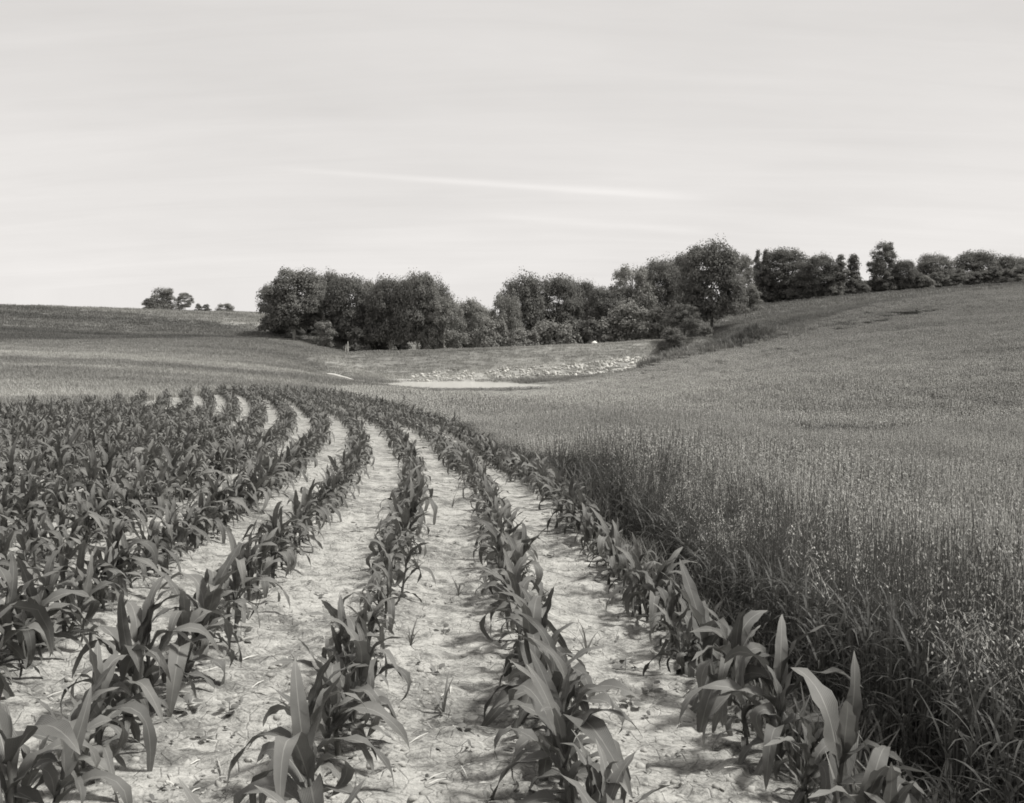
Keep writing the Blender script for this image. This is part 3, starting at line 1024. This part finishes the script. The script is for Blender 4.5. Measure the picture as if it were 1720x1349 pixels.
LEAN = rng.normal(0, .16, (len(PL), 2))
for k in range(-75, 2):
    sel = np.where(near & (PL[:, 0] == k))[0]
    sel = sel[np.argsort(PL[sel, 1])]
    for j, i in enumerate(sel):
        r = np.random.default_rng(1000 + int(i))
        e = empty('corn_plant', pos[i], 0)
        e.rotation_euler = (LEAN[i, 0], LEAN[i, 1], r.random() * 6.283)
        e.scale = (size[i],) * 3
        look = 'tall' if size[i] > 1.07 else 'small' if size[i] < .9 else 'leafy'
        rowtxt = 'row beside the oats' if k == 1 else '%s row from the oats' % ordinal(2 - k)
        tag(e, '%s young corn plant, %s from the near end of the %s' % (look, ordinal(j + 1), rowtxt), 'corn plant', 'young corn plants in the rows')
        add_obj('stalk', STALKS[r.integers(4)], e)
        for kind, h, az, tl in plant_layout(r):
            add_obj('leaf', LEAFS[kind][r.integers(len(LEAFS[kind]))], e, (0, 0, h), (0, tl, az))
fi = np.where(~near)[0]
n = len(fi)
scatter('corn_plants', VARS, pos[fi], np.stack([LEAN[fi, 0], LEAN[fi, 1], rng.random(n) * 6.283], 1), np.repeat(size[fi, None], 3, 1),
        rng.integers(0, len(VARS), n), np.ones(n), 'farther young corn plants standing in contour rows')

# ------------------------------------------------------------------ clods, straw and seedling weeds on the soil
rng = np.random.default_rng(23)


def soil_points(n, ymax, rng):
    y = 2.6 + (ymax - 2.6) * rng.random(n * 3) ** 1.7
    x = (rng.random(n * 3) - .5) * 2 * (.52 * y + .6)
    lat = lateral(x, y)
    k = (lat < ROW + .35) & (lat > -7)
    return x[k][:n], y[k][:n], lat[k][:n]


def soil_z(x, y, lat):
    rel = 0.016 * np.cos(2 * np.pi * lat / ROW) + (fbm(x * 3.1, y * 3.1, 11, 3) - .5) * 0.055 + (fbm(x * 11, y * 11, 12, 3) - .5) * 0.034 + 0.018 * sstep(.58, .64, fbm(x * 6.3, y * 6.3, 13, 2))
    return ground(x, y) + rel * (1 - sstep(14, 40, np.hypot(x, y)))


x, y, lat = soil_points(5200, 16, rng)
lumps('soil_clods', np.stack([x, y, soil_z(x, y, lat) - .003], 1), np.minimum(rng.gamma(1.5, .0065, len(x)) + .004, .022), M_CLOD, rng, .6, 'small dry clods lying on the crusted soil between the rows')
G = Geo()
x, y, lat = soil_points(900, 14, rng); z = soil_z(x, y, lat)
for i in range(len(x)):
    L = rng.gamma(2.5, .025) + .02; a = rng.random() * 6.28
    d = np.array([math.cos(a), math.sin(a), rng.normal(0, .12)]); s = np.array([-d[1], d[0], 0])
    c = np.array([x[i], y[i], z[i] + .008])
    G.add(*strip([c - d * L / 2, c + [0, 0, .006], c + d * L / 2], [.0015, .0028, .0012], s + [0, 0, .4]))
o = add_obj('straw_residue', G.mesh('straw_residue', (M_STRAW,))); o['kind'] = 'stuff'; o['label'] = 'scraps of pale dry straw lying on the bare soil'


def disc_leaf(L, wid, el, az, base, rng):
    """rounded, slightly folded leaf"""
    t = np.linspace(0, 1, 5)
    w = wid * np.sin(np.pi * np.clip(t, 0.02, .98)) ** .7
    d = np.array([math.cos(az) * math.cos(el), math.sin(az) * math.cos(el), math.sin(el)])
    s = np.array([-math.sin(az), math.cos(az), 0])
    up = np.cross(d, s) * -1
    c = base + d * (L * t)[:, None] - np.array([0, 0, 1]) * (L * .35 * t ** 2)[:, None]
    V = np.concatenate([c - s * w[:, None] + up * (w * .3)[:, None], c, c + s * w[:, None] + up * (w * .3)[:, None]])
    Fq = [(i, i + 1, 5 + i + 1, 5 + i) for i in range(4)] + [(5 + i, 5 + i + 1, 10 + i + 1, 10 + i) for i in range(4)]
    return V, np.array(Fq)


def weed_meshes(rng, h, nleaf, lsize, grassy=False, narrow=.4):
    stem = Geo(); leaves = []
    tip = np.array([rng.normal(0, .05) * h, rng.normal(0, .05) * h, h])
    for sd in ((1, 0, 0), (0, 1, 0)):
        stem.add(*strip([(0, 0, -.01), tip * .5, tip], [max(.0018, h * .012), max(.0014, h * .008), .001], sd))
    for i in range(nleaf):
        t = (i + .6) / nleaf
        a = i * 2.4 + rng.normal(0, .3)
        Gl = Geo()
        if grassy:
            L = lsize * rng.uniform(.7, 1.3); e0 = rng.uniform(.7, 1.4); pts = [np.array([0, 0, 0.])]
            dv = np.array([math.cos(a), math.sin(a), 0])
            for j in range(4):
                e = e0 - .9 * j / 4
                pts.append(pts[-1] + (dv * math.cos(e) + np.array([0, 0, math.sin(e)])) * L / 4)
            Gl.add(*strip(pts, [.003, .004, .003, .002, .0004], (-dv[1], dv[0], 0)))
        else:
            Gl.add(*disc_leaf(lsize * rng.uniform(.7, 1.2), lsize * rng.uniform(.8, 1.12) * narrow, rng.uniform(.2, 1.0) if h < .5 else rng.uniform(.1, 1.2), a, tip * t + np.array([math.cos(a), math.sin(a), 0]) * lsize * .25, rng))
        leaves.append(Gl.mesh('weed_leaf', (M_WEED,), True))
    return stem.mesh('weed_stem', (M_WEED,)), leaves


ROUND = [weed_meshes(rng, rng.uniform(.03, .07), rng.integers(4, 7), rng.uniform(.035, .055)) for _ in range(6)]
GRASSY = [weed_meshes(rng, .04, rng.integers(5, 9), rng.uniform(.10, .16), True) for _ in range(4)]
# tiny seedlings nobody could count
G = Geo()
x, y, lat = soil_points(1000, 18, rng); z = soil_z(x, y, lat)
for i in range(len(x)):
    for j in range(rng.integers(2, 5)):
        G.add(*disc_leaf(rng.gamma(3, .006) + .008, rng.uniform(.004, .011), rng.uniform(.2, 1.1), rng.random() * 6.28, np.array([x[i], y[i], z[i] + .012]), rng))
o = add_obj('weed_seedlings', G.mesh('weed_seedlings', (M_WEED,), True)); o['kind'] = 'stuff'; o['label'] = 'tiny weed seedlings scattered on the bare soil'

# larger weeds: (pixel x, pixel y of the foot, kind, label)
weeds = [(318, 1195, 'r', 'dark round-leaved weed on bare soil near the bottom left'), (405, 1085, 'r', 'small round-leaved weed alone in the soil gap left of the second row'),
         (385, 1200, 'r', 'upright broad-leaved weed beside the dark round-leaved weed'), (345, 1235, 'r', 'round-leaved weed pair at the bottom edge of the left soil strip'),
         (300, 1180, 'r', 'low broad-leaved weed shaded by the left corn'), (640, 1110, 'r', 'round-leaved weed at the foot of the corn on the left of the bare middle strip'),
         (735, 1130, 'r', 'small broad-leaved weed in the bare middle strip'), (770, 1000, 'g', 'spiky dark grass tuft in the bare middle strip'),
         (745, 1060, 'r', 'crumpled broad-leaved weed beside a dark clod in the middle strip'), (690, 1085, 'g', 'thin upright grass weed beside the corn row left of the middle strip'),
         (745, 1190, 'g', 'wiry sprawling grass weed low in the middle strip'), (780, 1225, 'r', 'round-leaved weed at the bottom of the middle strip'),
         (640, 1215, 'r', 'cupped broad-leaved weed under arching corn leaves'), (985, 1090, 'g', 'slender grass weed right of the central corn row'),
         (1060, 1185, 'r', 'long-leaved weed on bare soil near the bottom right strip'), (1095, 1165, 'r', 'pale broad-leaved weed right of the bottom right strip'),
         (1185, 1190, 'g', 'thin dark forked grass weed beside the corn next to the oats'), (1050, 1120, 'r', 'tiny round weed in the right soil strip'),
         (950, 1160, 'r', 'small weed close under the central corn'), (930, 930, 'r', 'small weed in the soil strip between the central corn and the oats row'),
         (735, 900, 'r', 'small dark weed half way up the middle strip'), (760, 850, 'g', 'grass weed far up the middle strip'),
         (600, 890, 'r', 'low weed in the pale soil gap of the left strip'), (540, 1000, 'r', 'weed beside the pale curved straw in the left strip'),
         (700, 960, 'g', 'grass weed leaning on the corn row left of the middle strip'), (1000, 980, 'r', 'flat weed in the right soil strip half way up')]


def ray_ground(px, py):
    v = pix_dir(px, py)
    ds = np.linspace(2.2, 60, 4000)
    pts = np.array([0, 0, CAM_H]) + v * (ds / v[1])[:, None]
    zg = ground(pts[:, 0], pts[:, 1])
    i = np.argmax(pts[:, 2] < zg)
    return pts[i]


for (px, py, kd, lab) in weeds:
    p = ray_ground(px, py)
    zz = float(soil_z(np.array([p[0]]), np.array([p[1]]), lateral(np.array([p[0]]), np.array([p[1]])))[0])
    st, lv = (ROUND if kd == 'r' else GRASSY)[rng.integers(6 if kd == 'r' else 4)]
    e = empty('weed', (p[0], p[1], zz), rng.random() * 6.28)
    e.scale = (rng.uniform(1.1, 1.6),) * 3
    tag(e, lab, 'weed', 'weeds on the bare soil')
    add_obj('stem', st, e)
    for q in lv:
        add_obj('leaf', q, e)

# tall weeds along the edge of the oats
TALL = [weed_meshes(rng, rng.uniform(.85, 1.1), rng.integers(38, 52), rng.uniform(.10, .15), False, .22) for _ in range(4)]
for (px, d, s, lab) in ((1103, 13.0, 1.12, 'tall dark weed standing clear above the oats edge'), (1062, 13.6, .9, 'bushy dark weed left of the tallest weed at the oats edge'),
                        (1020, 15.5, .8, 'dark leafy weed at the oats edge beyond the bushy weed'), (975, 16.5, .75, 'broad weed where the corn row meets the oats'),
                        (930, 20, .75, 'weed at the oats edge beside the bending corn row'), (1165, 10.5, .85, 'dark weed sunk in the oats edge right of the tallest weed'),
                        (1040, 12.2, .7, 'low leafy weed in front of the bushy weed'), (1260, 8.2, .8, 'dark weed hidden among oat stems above the corn'),
                        (680, 46, .9, 'small dark bushy weed at the far corner of the corn'), (870, 24, .8, 'dark weed far along the oats edge')):
    x_ = (px - 860) / F_PX * d
    z_ = float(ground(np.array([x_]), np.array([d]))[0])
    st, lv = TALL[rng.integers(4)]
    e = empty('tall_weed', (x_, d, z_), rng.random() * 6.28)
    e.scale = (s * 1.1, s * 1.1, s)
    tag(e, lab, 'weed', 'tall weeds along the oats edge')
    add_obj('stem', st, e)
    for q in lv:
        add_obj('leaf', q, e)

# ------------------------------------------------------------------ trees


def tube(G, pts, rad, sides=7, m=0):
    pts = np.asarray(pts, float); n = len(pts)
    t = np.gradient(pts, axis=0); t /= np.linalg.norm(t, axis=1)[:, None]
    ref = np.array([.3, .9, .1])
    a = np.cross(t, ref); a /= np.linalg.norm(a, axis=1)[:, None]
    b = np.cross(t, a)
    th = np.arange(sides) / sides * 2 * math.pi
    V = pts[:, None] + (np.cos(th)[None, :, None] * a[:, None] + np.sin(th)[None, :, None] * b[:, None]) * np.asarray(rad)[:, None, None]
    V = V.reshape(-1, 3)
    F_ = [(j * sides + i, j * sides + (i + 1) % sides, (j + 1) * sides + (i + 1) % sides, (j + 1) * sides + i) for j in range(n - 1) for i in range(sides)]
    G.add(V, np.array(F_), m=m)


def leaf_cards(c, nrm, s, rng):
    """n leaf clumps: bent diamond of two triangles pairs"""
    n = len(c)
    r = rng.normal(size=(n, 3))
    a = np.cross(nrm, r); a /= np.linalg.norm(a, axis=1)[:, None] + 1e-9
    b = np.cross(nrm, a)
    s = s[:, None]
    w = rng.uniform(.5, .85, (n, 1))
    V = np.stack([c - a * s, c + b * s * w + nrm * s * .25, c + a * s, c - b * s * w + nrm * s * .25], 1).reshape(-1, 3)
    i = np.arange(n) * 4
    return V, np.concatenate([np.stack([i, i + 1, i + 2], 1), np.stack([i, i + 2, i + 3], 1)])


def tree_meshes(kind, rng, mat, bark, zmin=.10):
    """unit height tree; crown about 1 wide (oak), .3 (poplar), or low (bush)"""
    nl, card, per = {'oak': (92, .0165, 380), 'loose': (72, .018, 200), 'poplar': (64, .017, 170), 'bush': (38, .030, 210)}[kind]
    G = Geo()
    lobes = []
    for i in range(nl):
        for _ in range(40):
            if kind == 'poplar':
                z = rng.uniform(.12, .97); rr = .16 * (1 - max(0, z - .6) / .45) * rng.random() ** .5; lr = rng.uniform(.06, .10)
            elif kind == 'bush':
                z = rng.uniform(.06, .85); rr = .5 * math.sqrt(max(0, 1 - (z / .95) ** 2)) * rng.random() ** .5; lr = rng.uniform(.12, .2)
            else:
                z = rng.uniform(zmin, .90) if kind == 'oak' else rng.uniform(.22, .92)
                e = (z - .50) / .44
                rr = .44 * max(0.03, 1 - abs(e) ** 2.4) ** .5 * (rng.random() ** .25 if kind == 'oak' else rng.random() ** .4)
                lr = rng.uniform(.10, .185) * (1 if kind == 'oak' else .75)
            a = rng.random() * 6.283
            c = np.array([rr * math.cos(a), rr * math.sin(a), z])
            if all(np.linalg.norm(c - q[0]) > .6 * lr for q in lobes):
                break
        lobes.append((c, lr))
    for c, lr in lobes:
        n = int(per * rng.uniform(.8, 1.2))
        d = rng.normal(size=(n, 3)); d /= np.linalg.norm(d, axis=1)[:, None]
        d[:, 2] = np.where(d[:, 2] < -.3, -d[:, 2] * .6, d[:, 2])
        rad = lr * 1.04 * rng.uniform(.25, 1.0, (n, 1)) ** .6 * (1 + .25 * np.sin(d[:, :1] * 5 + c[0] * 40) * np.cos(d[:, 1:2] * 4))
        nrm = d + rng.normal(0, .45, (n, 3)) + np.array([0, 0, .45]); nrm /= np.linalg.norm(nrm, axis=1)[:, None]
        V, F_ = leaf_cards(c + d * rad * np.array([1.06, 1.06, .96]), nrm, card * rng.uniform(.45, 1.15, n), rng)
        G.add(V, F_)
    crown = G.mesh('crown', (mat,))
    T = Geo()
    if kind == 'bush':
        for i in range(5):
            a = rng.random() * 6.28; q = np.array([math.cos(a) * .25, math.sin(a) * .25, rng.uniform(.5, .8)])
            tube(T, [(0, 0, -.03), q * .5 + np.array([0, 0, .06]), q], [.018, .013, .004], 5)
    else:
        bx, by = rng.normal(0, .03, 2)
        top = .7 if kind != 'poplar' else .9
        tr = .022 if kind != 'poplar' else .016
        path = [np.array([0, 0, -.03]), np.array([0, 0, .02]), np.array([bx * .5, by * .5, top * .3]), np.array([bx, by, top * .55]), np.array([bx * .6, by, top])]
        tube(T, path, [tr * 1.7, tr * 1.15, tr, tr * .75, tr * .2], 8)
        for i in range(8):
            t = rng.uniform(.3, .85); st = path[2] * (1 - t) + path[4] * t
            c = lobes[rng.integers(nl)][0]
            mdp = (st + c) / 2 + np.array([0, 0, -.03])
            tube(T, [st, mdp, c], [tr * .45, tr * .3, tr * .08], 5)
    return T.mesh('trunk', (bark,), True), crown


rng = np.random.default_rng(99)
TREES = {}
for kind, mats in (('oak', [(M_LEAF, M_BARK), (M_LEAF, M_PALEBARK, .17), (M_LEAF, M_BARK), (M_LEAF2, M_BARK), (M_LEAF, M_PALEBARK, .30), (M_LEAF, M_BARK, .13), (M_LEAF, M_PALEBARK, .30)]), ('loose', [(M_LEAF, M_BARK), (M_LEAF2, M_PALEBARK)]),
                   ('poplar', [(M_LEAF, M_BARK), (M_LEAF, M_BARK)]), ('bush', [(M_LEAF, M_BARK), (M_LEAF2, M_BARK), (M_LEAF2, M_BARK)])):
    TREES[kind] = [tree_meshes(kind, rng, *a) for a in mats]

# pixel x of the trunk, pixel y of the top, crown width in pixels, distance, kind, variant, label
GROVE = 'trees of the wood behind the dam'
tree_list = [
    # lone trees on the left skyline
    (277, 481, 66, 205, 'loose', 0, 'largest tree alone on the left hill crest', 'trees on the left hill crest'),
    (310, 490, 30, 206, 'loose', 1, 'thin see-through tree touching the largest tree on the left hill crest', 'trees on the left hill crest'),
    (252, 499, 34, 204, 'bush', 0, 'low bush at the foot of the largest tree on the left hill crest', 'trees on the left hill crest'),
    (333, 509, 13, 207, 'bush', 1, 'smallest bush between the trees on the left hill crest', 'trees on the left hill crest'),
    (347, 510, 16, 207, 'bush', 0, 'small bush beside the smallest bush on the left hill crest', 'trees on the left hill crest'),
    (378, 507, 36, 208, 'bush', 2, 'rounded bush standing apart at the right of the left hill crest', 'trees on the left hill crest'),
    # left part of the wood
    (492, 447, 118, 152, 'oak', 1, 'big round-headed tree at the left end of the wood with a pale forked trunk', GROVE),
    (548, 455, 80, 166, 'oak', 0, 'tree close behind the big round-headed tree', GROVE),
    (462, 485, 60, 158, 'bush', 0, 'low skirt of leaves left of the big round-headed tree', GROVE),
    (585, 461, 92, 152, 'oak', 2, 'dark tree above the white post', GROVE),
    (628, 466, 84, 158, 'oak', 3, 'light-topped tree second from the white post', GROVE),
    (655, 464, 90, 150, 'oak', 4, 'tree with a leaning pale limb left of the straight pale trunk', GROVE),
    (700, 455, 92, 148, 'oak', 6, 'tree on a straight pale trunk beside the dam', GROVE),
    (730, 467, 70, 162, 'oak', 0, 'ragged topped tree right of the straight pale trunk', GROVE),
    (746, 495, 80, 146, 'loose', 1, 'tree on a thin curved pale trunk at the dam', GROVE),
    (785, 497, 80, 156, 'oak', 3, 'lower soft grey tree left of the sky gap', GROVE),
    (826, 533, 70, 143, 'bush', 1, 'pale bushy tree below the sky gap', GROVE),
    (805, 512, 80, 168, 'oak', 3, 'tree filling the wood below the sky gap', GROVE),
    # middle
    (878, 459, 96, 160, 'oak', 0, 'domed tree right of the sky gap', GROVE),
    (938, 461, 92, 163, 'oak', 2, 'domed tree right beside the first domed tree', GROVE),
    (978, 470, 66, 168, 'oak', 4, 'smaller tree at the right shoulder of the domed pair', GROVE),
    (850, 488, 60, 152, 'oak', 3, 'small tree hanging over the sky gap', GROVE),
    (930, 530, 88, 144, 'bush', 2, 'wide pale bush in front of the domed pair', GROVE),
    (880, 552, 70, 141, 'bush', 1, 'low bush on the dam back left of the wide pale bush', GROVE),
    (985, 532, 66, 145, 'bush', 0, 'dark bush beside the white stone on the dam', GROVE),
    (1020, 478, 86, 156, 'oak', 1, 'tree at the notch between the domed pair and the rising wood', GROVE),
    # right, rising
    (1062, 442, 92, 158, 'oak', 3, 'light tree where the wood starts rising to the right', GROVE),
    (1108, 432, 86, 160, 'oak', 0, 'tree left of the tallest tree', GROVE),
    (1150, 424, 70, 163, 'oak', 2, 'tree pressed behind the tallest tree on its left', GROVE),
    (1198, 404, 118, 143, 'oak', 5, 'tallest broad tree with a dark trunk standing on open grass', GROVE),
    (1050, 505, 90, 146, 'bush', 1, 'big light bush below the rising wood', GROVE),
    (1100, 510, 90, 143, 'bush', 2, 'big light bush next to the tallest tree', GROVE),
    (1150, 508, 66, 131, 'loose', 0, 'sparse dark young tree at the right end of the dam', GROVE),
    (1128, 548, 46, 128, 'bush', 0, 'dark scrub at the foot of the sparse young tree', GROVE),
    (1185, 545, 40, 138, 'bush', 2, 'grey scrub between the sparse young tree and the tallest tree', GROVE),
    (1250, 424, 44, 168, 'loose', 1, 'thin pale tree right behind the tallest tree', GROVE),
    (1273, 419, 20, 170, 'poplar', 0, 'narrow upright tree left of the dark round trees', GROVE),
    (1286, 417, 16, 171, 'poplar', 1, 'second narrow upright tree left of the dark round trees', GROVE),
    (1258, 478, 80, 162, 'bush', 1, 'light scrub behind the trunk of the tallest tree', GROVE),
    (1318, 416, 92, 168, 'oak', 2, 'dark round tree in the middle of the right ridge wood', GROVE),
    (1375, 426, 74, 169, 'oak', 0, 'dark tree right of the dark round tree', GROVE),
    (1300, 455, 66, 164, 'oak', 3, 'lighter low tree in front of the dark round tree', GROVE),
    (1345, 455, 72, 166, 'bush', 0, 'dark scrub under the dark round tree', GROVE),
    (1400, 452, 66, 167, 'bush', 0, 'dark scrub under the narrow tree pair', GROVE),
    (1412, 427, 30, 170, 'poplar', 0, 'narrow tree at the right end of the ridge wood', GROVE),
    (1434, 425, 28, 169, 'poplar', 1, 'pointed narrow tree standing free at the end of the ridge wood', GROVE),
    (1450, 470, 44, 168, 'bush', 0, 'low bush in the sky gap on the right ridge', GROVE),
    (1488, 403, 62, 170, 'loose', 0, 'tall open-crowned tree alone on the right ridge', 'trees on the right ridge'),
    (1520, 436, 42, 170, 'oak', 2, 'small dark tree right of the tall open-crowned tree', 'trees on the right ridge'),
    (1492, 452, 60, 170, 'bush', 0, 'dark hedge bush at the foot of the tall open-crowned tree', 'trees on the right ridge'),
    (1570, 425, 70, 170, 'oak', 0, 'rounded dark tree at the end of the right ridge', 'trees on the right ridge'),
    (1540, 455, 60, 172, 'bush', 0, 'hedge bush between the two dark trees of the right ridge', 'trees on the right ridge'),
    (1640, 420, 84, 172, 'oak', 2, 'broad tree beyond the rounded dark tree on the right ridge', 'trees on the right ridge'),
    (1610, 450, 70, 171, 'bush', 0, 'hedge bush beyond the rounded dark tree', 'trees on the right ridge'),
    (1700, 428, 80, 172, 'oak', 4, 'outermost tree of the right ridge', 'trees on the right ridge'),
    (660, 545, 70, 160, 'bush', 0, 'dark undergrowth left of the straight pale trunk', GROVE),
    (600, 548, 60, 148, 'bush', 0, 'dark undergrowth behind the white post', GROVE),
    (545, 535, 40, 148, 'bush', 2, 'light undergrowth right of the pale forked trunk', GROVE),
    (725, 548, 50, 160, 'bush', 0, 'dark undergrowth between the two pale trunks', GROVE),
    (775, 545, 60, 160, 'bush', 0, 'dark undergrowth right of the thin curved trunk', GROVE),
    (1285, 462, 70, 170, 'bush', 0, 'dark bush at the foot of the two narrow upright trees', GROVE),
    (1430, 466, 50, 170, 'bush', 0, 'dark bush at the foot of the pointed narrow tree', GROVE),
    (1465, 468, 50, 170, 'bush', 1, 'grey bush just left of the tall open-crowned tree', 'trees on the right ridge'),
    (1575, 455, 80, 170, 'bush', 0, 'dark bush at the foot of the rounded dark tree', 'trees on the right ridge'),
    (1670, 445, 80, 170, 'bush', 0, 'dark hedge bush before the outermost tree', 'trees on the right ridge'),
    (1716, 445, 70, 170, 'bush', 0, 'outermost hedge bush of the right ridge', 'trees on the right ridge'),
    (1235, 490, 60, 166, 'bush', 0, 'dark bush behind the tallest tree trunk', GROVE),
    (960, 505, 90, 172, 'bush', 0, 'dark inner bush behind the domed pair', GROVE),
    (1085, 480, 100, 170, 'bush', 0, 'dark inner bush behind the rising wood', GROVE),
]
for (px, top, wpx, d, kind, var, lab, grp) in tree_list:
    if 'hill crest' in grp or 'ridge' in grp or (px > 1265 and kind != 'x'):
        # these stand on the crest of the hill: walk out to where the ground meets the sky
        dd = np.arange(140, 230, 2.0)
        xx = (px - 860) / F_PX * dd
        zz = ground(xx, dd)
        i0 = int(np.argmax((zz - CAM_H) / dd))
        for i in range(i0, min(i0 + (1 if kind == 'bush' and px > 1000 else 40), len(dd))):
            d = float(dd[i]) + (d % 5) * .3
            hh = P(px, top, d)[2] - float(ground(np.array([P(px, top, d)[0]]), np.array([d]))[0])
            if hh > (.95 if kind != 'poplar' else 2) * wpx / F_PX * d * (.75 if kind == 'bush' else 1):
                break
    x_ = P(px, top, d)[0]
    z0 = float(ground(np.array([x_]), np.array([float(d)]))[0])
    H = P(px, top, d)[2] - z0
    Wd = wpx / F_PX * d
    unit = {'oak': 1.08, 'loose': 1.02, 'poplar': .42, 'bush': 1.05}[kind]
    s = Wd / unit
    if kind == 'bush':
        s = min(s, 1.0 * H)
    trunk, crown = TREES[kind][var]
    e = empty({'oak': 'broadleaf_tree', 'loose': 'broadleaf_tree', 'poplar': 'narrow_tree', 'bush': 'bush'}[kind], (x_, d, z0), rng.random() * 6.28)
    e.scale = (s, s, H / (1.02 if kind != 'bush' else .98))
    tag(e, lab, 'bush' if kind == 'bush' else 'tree', grp)
    add_obj('trunk', trunk, e); add_obj('crown', crown, e)

# rank undergrowth closing the foot of the ridge wood
rng = np.random.default_rng(314)
upx = np.concatenate([rng.uniform(1205, 1740, 170), rng.uniform(440, 640, 26)])
ux, uy = [], []
for q in upx:
    if q < 700:
        d = rng.uniform(156, 166)
    else:
        dd = np.arange(140, 230, 2.0)
        zz = ground((q - 860) / F_PX * dd, dd)
        d = float(dd[np.argmax((zz - CAM_H) / dd)]) + rng.uniform(-1, 5)
    ux.append((q - 860) / F_PX * d); uy.append(d)
ux, uy = np.array(ux), np.array(uy)
n = len(ux)
us = rng.uniform(1.7, 3.0, n)
scatter('undergrowth', [TREES['bush'][0][1], TREES['bush'][1][1], TREES['bush'][0][1]], np.stack([ux, uy, ground(ux, uy) - .15], 1),
        np.stack([rng.normal(0, .1, n), rng.normal(0, .1, n), rng.random(n) * 6.28], 1), np.stack([us * 1.1, us * 1.1, us], 1), rng.integers(0, 3, n), np.ones(n),
        'dark tangled undergrowth along the foot of the wood on the ridge')

# ------------------------------------------------------------------ small pale things by the wood
G = Geo()
tube(G, [(0, 0, -.2), (.05, 0, .7), (.14, .02, 1.5)], [.11, .10, .05], 8)
tube(G, [(.3, 0, -.2), (.34, 0, .6), (.36, .03, 1.9)], [.09, .08, .05], 8)
p = P(580, 590, 141); z_ = float(ground(np.array([p[0]]), np.array([141.]))[0])
tag(add_obj('wooden_post', G.mesh('wooden_post', (M_WOOD,), True), None, (p[0], 141, z_)), 'white bleached forked post at the edge of the wood left of the dam', 'post')
G = Geo()
v = ICO_V * rng.uniform(.75, 1.2, (12, 1)) * np.array([.45, .4, .5])
G.add(v, ICO_F)
p = P(999, 577, 135); z_ = float(ground(np.array([p[0]]), np.array([135.]))[0])
tag(add_obj('white_stone', G.mesh('white_stone', (simple_mat('white_stone', .65),)), None, (p[0], 135, z_ + .3)), 'single white stone on the dam crest before the dark bush', 'stone')

G = Geo()
pa, pb = P(545, 627, 109), P(602, 638, 104)
za, zb = ground(np.array([pa[0], pb[0]]), np.array([109., 104.]))
A_, B_ = np.array([pa[0], 109, za + .24]), np.array([pb[0], 104, zb + .24])
mid_ = (A_ + B_) / 2
tube(G, [A_ - mid_, (A_ - mid_) * .4 + np.array([0, .1, .08]), (B_ - mid_) * .5 + np.array([0, .05, .04]), B_ - mid_], [.16, .22, .20, .13], 8)
tube(G, [(A_ - mid_) * .3, (A_ - mid_) * .3 + np.array([.5, .3, .35])], [.06, .02], 6)
tag(add_obj('fallen_log', G.mesh('fallen_log', (M_WOOD,), True), None, tuple(mid_)), 'long bleached log lying at the grassy inlet of the pond', 'log')
